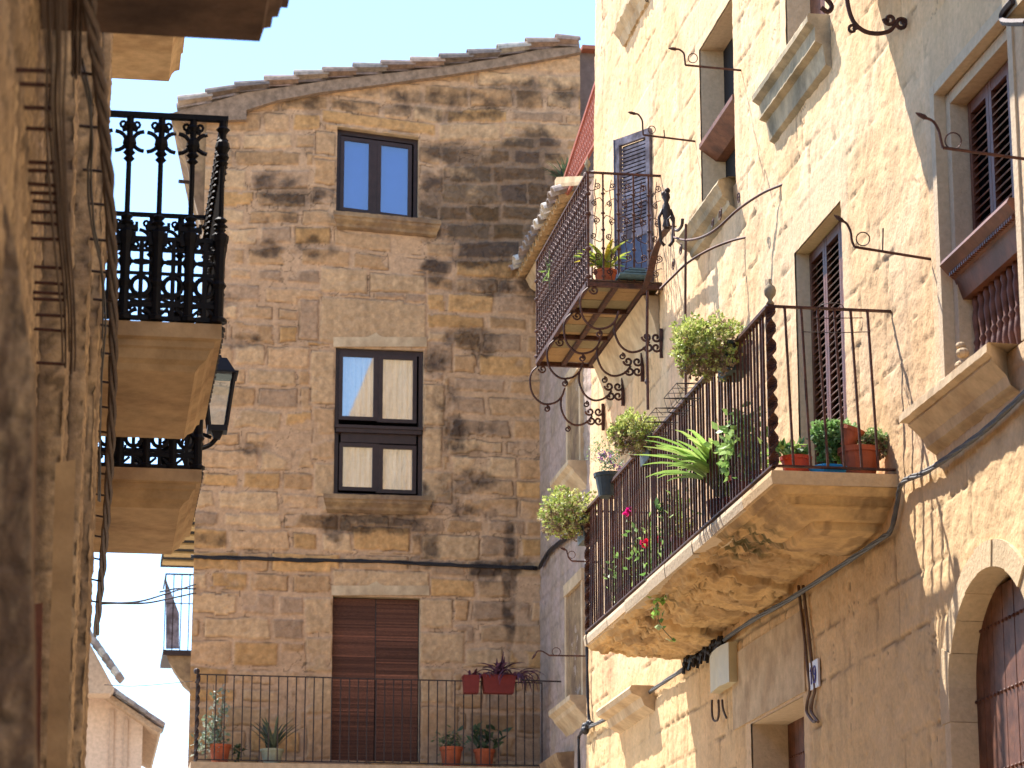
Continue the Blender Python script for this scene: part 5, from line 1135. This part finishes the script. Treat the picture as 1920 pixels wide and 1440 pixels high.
n = 480; q = np.array(p)+np.array([-.05, .0, .42])+rng.normal(size=(n, 3))*np.array([.06, .11, .085]); leaves('foliage', t, q, rng.normal(size=(n, 3))+np.array([-.3, 0, .1]), .075, .048, pick([(.32, .48, .13), (.22, .38, .09), (.42, .58, .22)], n))
n = 420; cl = np.array([(-.05, .12, .60), (-.03, .22, .52), (-.05, -.04, .59), (.03, .05, .62)])[rng.integers(0, 4, n)]; leaves('flowers', t, np.array(p)+cl+rng.normal(size=(n, 3))*np.array([.028, .035, .02]), rng.normal(size=(n, 3)), .016, .014, pick([(.52, .50, .26), (.56, .44, .32), (.40, .46, .2)], n))
# dark red troughs along the floor
for k, (ya_, lb_) in enumerate(((16.9, 'dark red trough behind the bars, nearest the round orange pot'), (18.9, 'dark red trough behind the bars, under the yellow green leaves'), (19.9, 'dark red trough behind the bars, below the pink flower'), (20.9, 'dark red trough near the far corner post'))):
    t = empty('trough', (4.22, ya_, zf), lb_, 'planter', 'dark red troughs along the balcony floor'); pot(t, (4.22, ya_, zf), 0, .20, M['red_planter'], square=(.09, .30))
    n = 320; q = np.array([4.12, ya_, zf+.33])+rng.normal(size=(n, 3))*np.array([.035, .17, .10]); leaves('foliage', t, q, rng.normal(size=(n, 3))+np.array([0, 0, .6]), .06, .03, pick([(.24, .40, .10), (.36, .52, .14), (.13, .25, .06)], n))
# tall red planter at the far end
t = empty('planter', (4.35, 21.5, zf), 'tall dark red planter in shade at the far end of the long balcony', 'planter'); pot(t, (4.4, 21.5, zf), 0, .62, M['red_planter'], square=(.13, .14))
# geranium with a magenta flower
def sprigs(name, label, base, tips, pal, L, wd, n_each, fl=None, flpal=None, cat='plant', potm='red_planter', r_=.1, h_=.18, potted_=True):
    base = Vector(base); t = empty(name, base, label, cat)
    if potted_: pot(t, base, r_, h_, M[potm])
    b = MB(); b.col = (.12, .16, .05); Cn = []
    for tp in tips:
        tp = Vector(tp); mid = base.lerp(tp, .5)+Vector((random.uniform(-.03, .03), random.uniform(-.03, .03), .04)); pth = smoothpath([base+Vector((0, 0, h_ if potted_ else 0)), mid, tp], 6); b.tube(pth, .0035, 4)
        for i in range(n_each): k = random.random()**.6; Cn.append(pth[int(k*(len(pth)-1))]+Vector((random.gauss(0, .012), random.gauss(0, .02), random.gauss(0, .015))))
    b.build('stems', M['leaf'], t); Cn = np.array(Cn); leaves('foliage', t, Cn, rng.normal(size=Cn.shape)+np.array([-.4, 0, .2]), L, wd, pick(pal, len(Cn)))
    for f in (fl or []):
        n = 40; leaves('flower', t, np.array(f)+rng.normal(size=(n, 3))*.012, rng.normal(size=(n, 3)), .028, .024, pick(flpal, n, .1))
    return t
G1 = [(.30, .46, .08), (.20, .34, .06), (.40, .52, .14)]
sprigs('geranium', 'leggy geranium with one magenta flower poking through the bars', (4.2, 20.5, zf), [pY(1178, 962, 20.2), pY(1200, 978, 20.1), pY(1208, 972, 20.1), pY(1215, 1000, 20.1)], G1, .045, .035, 14, [pY(1177, 962, 20.15), pY(1184, 958, 20.15)], [(.75, .01, .22), (.85, .03, .32)])
sprigs('geranium', 'low geranium with small red flowers behind the lower bars', (4.2, 19.7, zf), [pY(1212, 1018, 19.6), pY(1225, 1000, 19.5), pY(1240, 1030, 19.5), pY(1250, 1010, 19.4)], G1, .045, .034, 14, [pY(1208, 1018, 19.5), pY(1237, 1010, 19.4), pY(1246, 1016, 19.4)], [(.70, .01, .04), (.75, .02, .15)])
sprigs('leafy_plant', 'small plant with pale yellow green leaves by the slab edge', (4.15, 18.7, zf), [pY(1290, 985, 18.6), pY(1302, 972, 18.6), pY(1282, 972, 18.6)], [(.60, .58, .12), (.48, .50, .10), (.55, .58, .2)], .05, .035, 22)
sprigs('leafy_plant', 'small bright green bush low behind the far bars', (4.2, 20.9, zf), [pY(1165, 1085, 20.8), pY(1178, 1065, 20.8), pY(1190, 1078, 20.8), pY(1200, 1072, 20.7), pY(1172, 1072, 20.8)], [(.28, .42, .12), (.36, .5, .2)], .038, .024, 30)
sprigs('leafy_plant', 'broad leaved dark plant behind the middle bars', (4.3, 19.0, zf), [pY(1245, 920, 19), pY(1262, 950, 19), pY(1230, 950, 19), pY(1275, 935, 18.9)], [(.06, .12, .04), (.12, .2, .05)], .12, .035, 9)
# trailing vine over the slab edge
vb = Vector((4.08, 19.55, zf+.12)); t = empty('trailing_vine', (3.98, 19.6, 4.4), 'glossy green vine trailing over the slab edge down below the balcony', 'vine')
path = smoothpath([vb, pY(1245, 1040, 19.5), pY(1236, 1075, 19.5), pY(1232, 1110, 19.5), pY(1233, 1150, 19.5), pY(1240, 1175, 19.5), pY(1262, 1200, 19.4)], 6)
b = MB(); b.col = (.10, .14, .05); b.tube(path, .003, 4); b.build('stem', M['leaf'], t)
Cn = []; 
for i, q in enumerate(path):
    k = 12 if i < 20 else (3 if random.random() < .6 else 0)
    for j in range(k): Cn.append(q+Vector((random.gauss(0, .02), random.gauss(0, .02), random.gauss(0, .012))))
Cn = np.array(Cn); leaves('foliage', t, Cn, rng.normal(size=Cn.shape)*.8+np.array([-.2, -.2, -.2]), .070, .042, pick([(.30, .54, .10), (.18, .38, .08), (.50, .62, .34)], len(Cn)))
# pots on the near end of the long balcony
t, p = potted('flower_pot', 'glossy orange red round pot with a few broad leaves by the twisted post', 1493, 882, 15.98, .095, .15, M['orange_pot'], 'flower pot', z=zf)
n = 60; leaves('foliage', t, np.array(p)+np.array([-.02, 0, .19])+rng.normal(size=(n, 3))*np.array([.06, .05, .025]), rng.normal(size=(n, 3))+np.array([0, 0, .3]), .07, .05, pick([(.16, .28, .06), (.30, .42, .10), (.10, .2, .05)], n))
t, p = potted('flower_pot', 'large terracotta pot with small leaved greenery, nearest the wall', 1612, 882, 15.95, .128, .21, M['terracotta'], 'flower pot', z=zf)
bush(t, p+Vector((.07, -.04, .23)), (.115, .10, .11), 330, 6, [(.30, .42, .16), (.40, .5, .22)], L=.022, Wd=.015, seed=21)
t = empty('flower_pot', pY(1590, 850, 15.9), 'smaller terracotta pot tipped against the large pot', 'flower pot')
mt2 = Matrix.Rotation(.35, 3, 'Y') @ Matrix.Rotation(.2, 3, 'X'); b = MB(); b.lathe([(.045, 0), (.062, .10), (.07, .10), (.072, .125), (.058, .125), (.052, .09)], pY(1588, 838, 15.93), 16, mt2.to_3x3()); b.build('pot', M['terracotta'], t)
t, p = potted('leafy_plant', 'bright green leafy bush beside the terracotta pots', 1556, 882, 16.05, .07, .10, M['blue'], 'plant', z=zf)
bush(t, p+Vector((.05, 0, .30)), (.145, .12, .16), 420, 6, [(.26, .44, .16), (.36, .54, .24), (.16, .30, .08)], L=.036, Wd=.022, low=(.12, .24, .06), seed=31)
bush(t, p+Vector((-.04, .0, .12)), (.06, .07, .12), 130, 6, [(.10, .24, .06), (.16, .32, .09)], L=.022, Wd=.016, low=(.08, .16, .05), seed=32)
o = MB().lathe([(.10, 0), (.105, .03), (.12, .06), (.115, .062), (.1, .02)], pY(1553, 884, 15.85), 18).build('dish', M['blue']); o.location.z = zf; tag(o, 'bright blue plastic dish under the leafy bush', 'dish')
# plants on the wrought iron balcony
t, p = potted('potted_orchid', 'terracotta pot with strap leaves on the wrought iron balcony', 1135, 525, 22.62, .10, .15, M['terracotta'], z=ZU+.03)
straps(t, p+Vector((0, 0, .14)), 26, .34, .05, [(.22, .34, .06), (.40, .46, .08), (.12, .22, .04), (.55, .45, .04)], 8, droop=.55)
sprigs('leafy_plant', 'small green sprout at the far end of the wrought iron balcony', (4.25, 24.6, ZU+.03), [pX(1022, 482, 4.1), pX(1030, 470, 4.12), pX(1026, 492, 4.12)], [(.3, .45, .1)], .09, .02, 5)
o = empty('folded_cloth', (4.6, 22.6, ZU+.03), 'teal folded cloth on the wrought iron balcony floor by the shutter', 'cloth')
b = MB(); q = pX(1190, 520, 4.55); 
for i in range(3): b.box((4.40+.04*i, q.y-.12, ZU+.04+i*.022), (4.66-.02*i, q.y+.2, ZU+.055+i*.022))
b.build('cloth', mat('teal_cloth', (.08, .14, .17), .9, vary=.3), o)
# spiky plant on the terrace
t = empty('spiky_plant', pX(1052, 345, 5.3), 'dark spiky plant on the terrace beside the red railing', 'plant'); straps(t, pX(1062, 345, 5.3), 60, .34, .02, [(.06, .10, .05), (.09, .13, .06), (.04, .07, .04)], 12, droop=.35)
# ---- pots of the end house balcony
YP = YE+.2; zb_e = zb1+.0
def epot(name, label, x, r, h, m): t, p = potted(name, label, x, 1424, YP, r, h, m, 'flower pot', z=zb1-.03); return t, p
t, p = epot('flower_pot', 'terracotta pot at the left end of the shaded balcony with a pale leggy shrub', 412, .12, .22, M['terracotta'])
pal = [(.34, .40, .30), (.42, .46, .36), (.20, .27, .16)]
b = MB(); b.col = (.2, .15, .1); tips = [pY(x, y, YP-.05) for x, y in ((400,1285),(418,1300),(410,1340),(385,1350),(370,1380),(400,1365),(378,1405),(418,1280),(368,1400),(392,1385))]; Cn = []
for tp in tips:
    pth = smoothpath([p+Vector((0, 0, .2)), (p+Vector((0, 0, .25))).lerp(tp, .5)+Vector((random.uniform(-.04, .04), 0, 0)), tp], 6); b.tube(pth, .005, 4)
    for i in range(34): Cn.append(pth[int(random.random()**.7*(len(pth)-1))]+Vector((random.gauss(0, .045), random.gauss(0, .04), random.gauss(0, .045))))
b.build('stems', M['leaf'], t); Cn = np.array(Cn); leaves('foliage', t, Cn, rng.normal(size=Cn.shape), .06, .038, pick(pal, len(Cn)))
t, p = epot('flower_pot', 'pale green and white pot with a spiky agave on the shaded balcony', 510, .13, .18, M['cream_pot']); straps(t, p+Vector((0, 0, .16)), 30, .42, .035, [(.10, .13, .08), (.14, .17, .10), (.07, .09, .06)], 14, droop=.3)
t, p = epot('flower_pot', 'terracotta pot with low foliage right of the slatted blind', 846, .13, .24, M['terracotta']); n = 160; leaves('foliage', t, np.array(p)+np.array([0, 0, .28])+rng.normal(size=(n, 3))*np.array([.09, .06, .05]), rng.normal(size=(n, 3))+np.array([0, 0, .5]), .07, .022, pick([(.12, .17, .08), (.18, .22, .1)], n))
t, p = epot('flower_pot', 'darker terracotta pot with broad dark leaves at the right end', 908, .12, .22, M['terracotta']); n = 70; leaves('foliage', t, np.array(p)+np.array([0, 0, .34])+rng.normal(size=(n, 3))*np.array([.10, .06, .08]), rng.normal(size=(n, 3))+np.array([0, 0, .6]), .13, .055, pick([(.05, .09, .05), (.08, .13, .06)], n))
for (x0, x1, lb_, s_) in ((868, 898, 'small dark red window box on the shaded balcony rail, the left one', 41), (903, 966, 'longer dark red window box with purple trailing leaves, the right one', 42)):
    a = pY(x0, 1300, YE-.1); c = pY(x1, 1268, YE-.1); t = empty('window_box', a, lb_, 'planter', 'dark red window boxes'); pot(t, ((a.x+c.x)/2, YE-.1, a.z), 0, c.z-a.z, M['red_planter'], square=((c.x-a.x)/2, .08))
    if s_ == 42:
        straps(t, pY(935, 1268, YE-.1), 26, .30, .035, [(.10, .04, .07), (.16, .07, .11), (.07, .03, .05)], s_, droop=.7); straps(t, pY(965, 1275, YE-.12), 24, .42, .03, [(.10, .04, .07), (.14, .06, .09)], s_+1, droop=1.25); straps(t, pY(935, 1268, YE-.1), 6, .26, .03, [(.12, .05, .08)], s_+2, spread=.1, droop=.05)
        straps(t, pY(905, 1272, YE-.1), 16, .2, .03, [(.16, .07, .11), (.20, .05, .08)], s_+3, droop=1.1)
    else: straps(t, pY(884, 1270, YE-.1), 8, .12, .03, [(.12, .03, .05)], s_, droop=.4)
sprigs('leafy_plant', 'small dark plant on the shaded balcony floor behind the left bars', (pY(448, 1424, YP).x, YP+.1, zb1), [pY(448, 1395, YP), pY(458, 1405, YP), pY(440, 1402, YP)], [(.07, .11, .05)], .06, .03, 14, potted_=False)
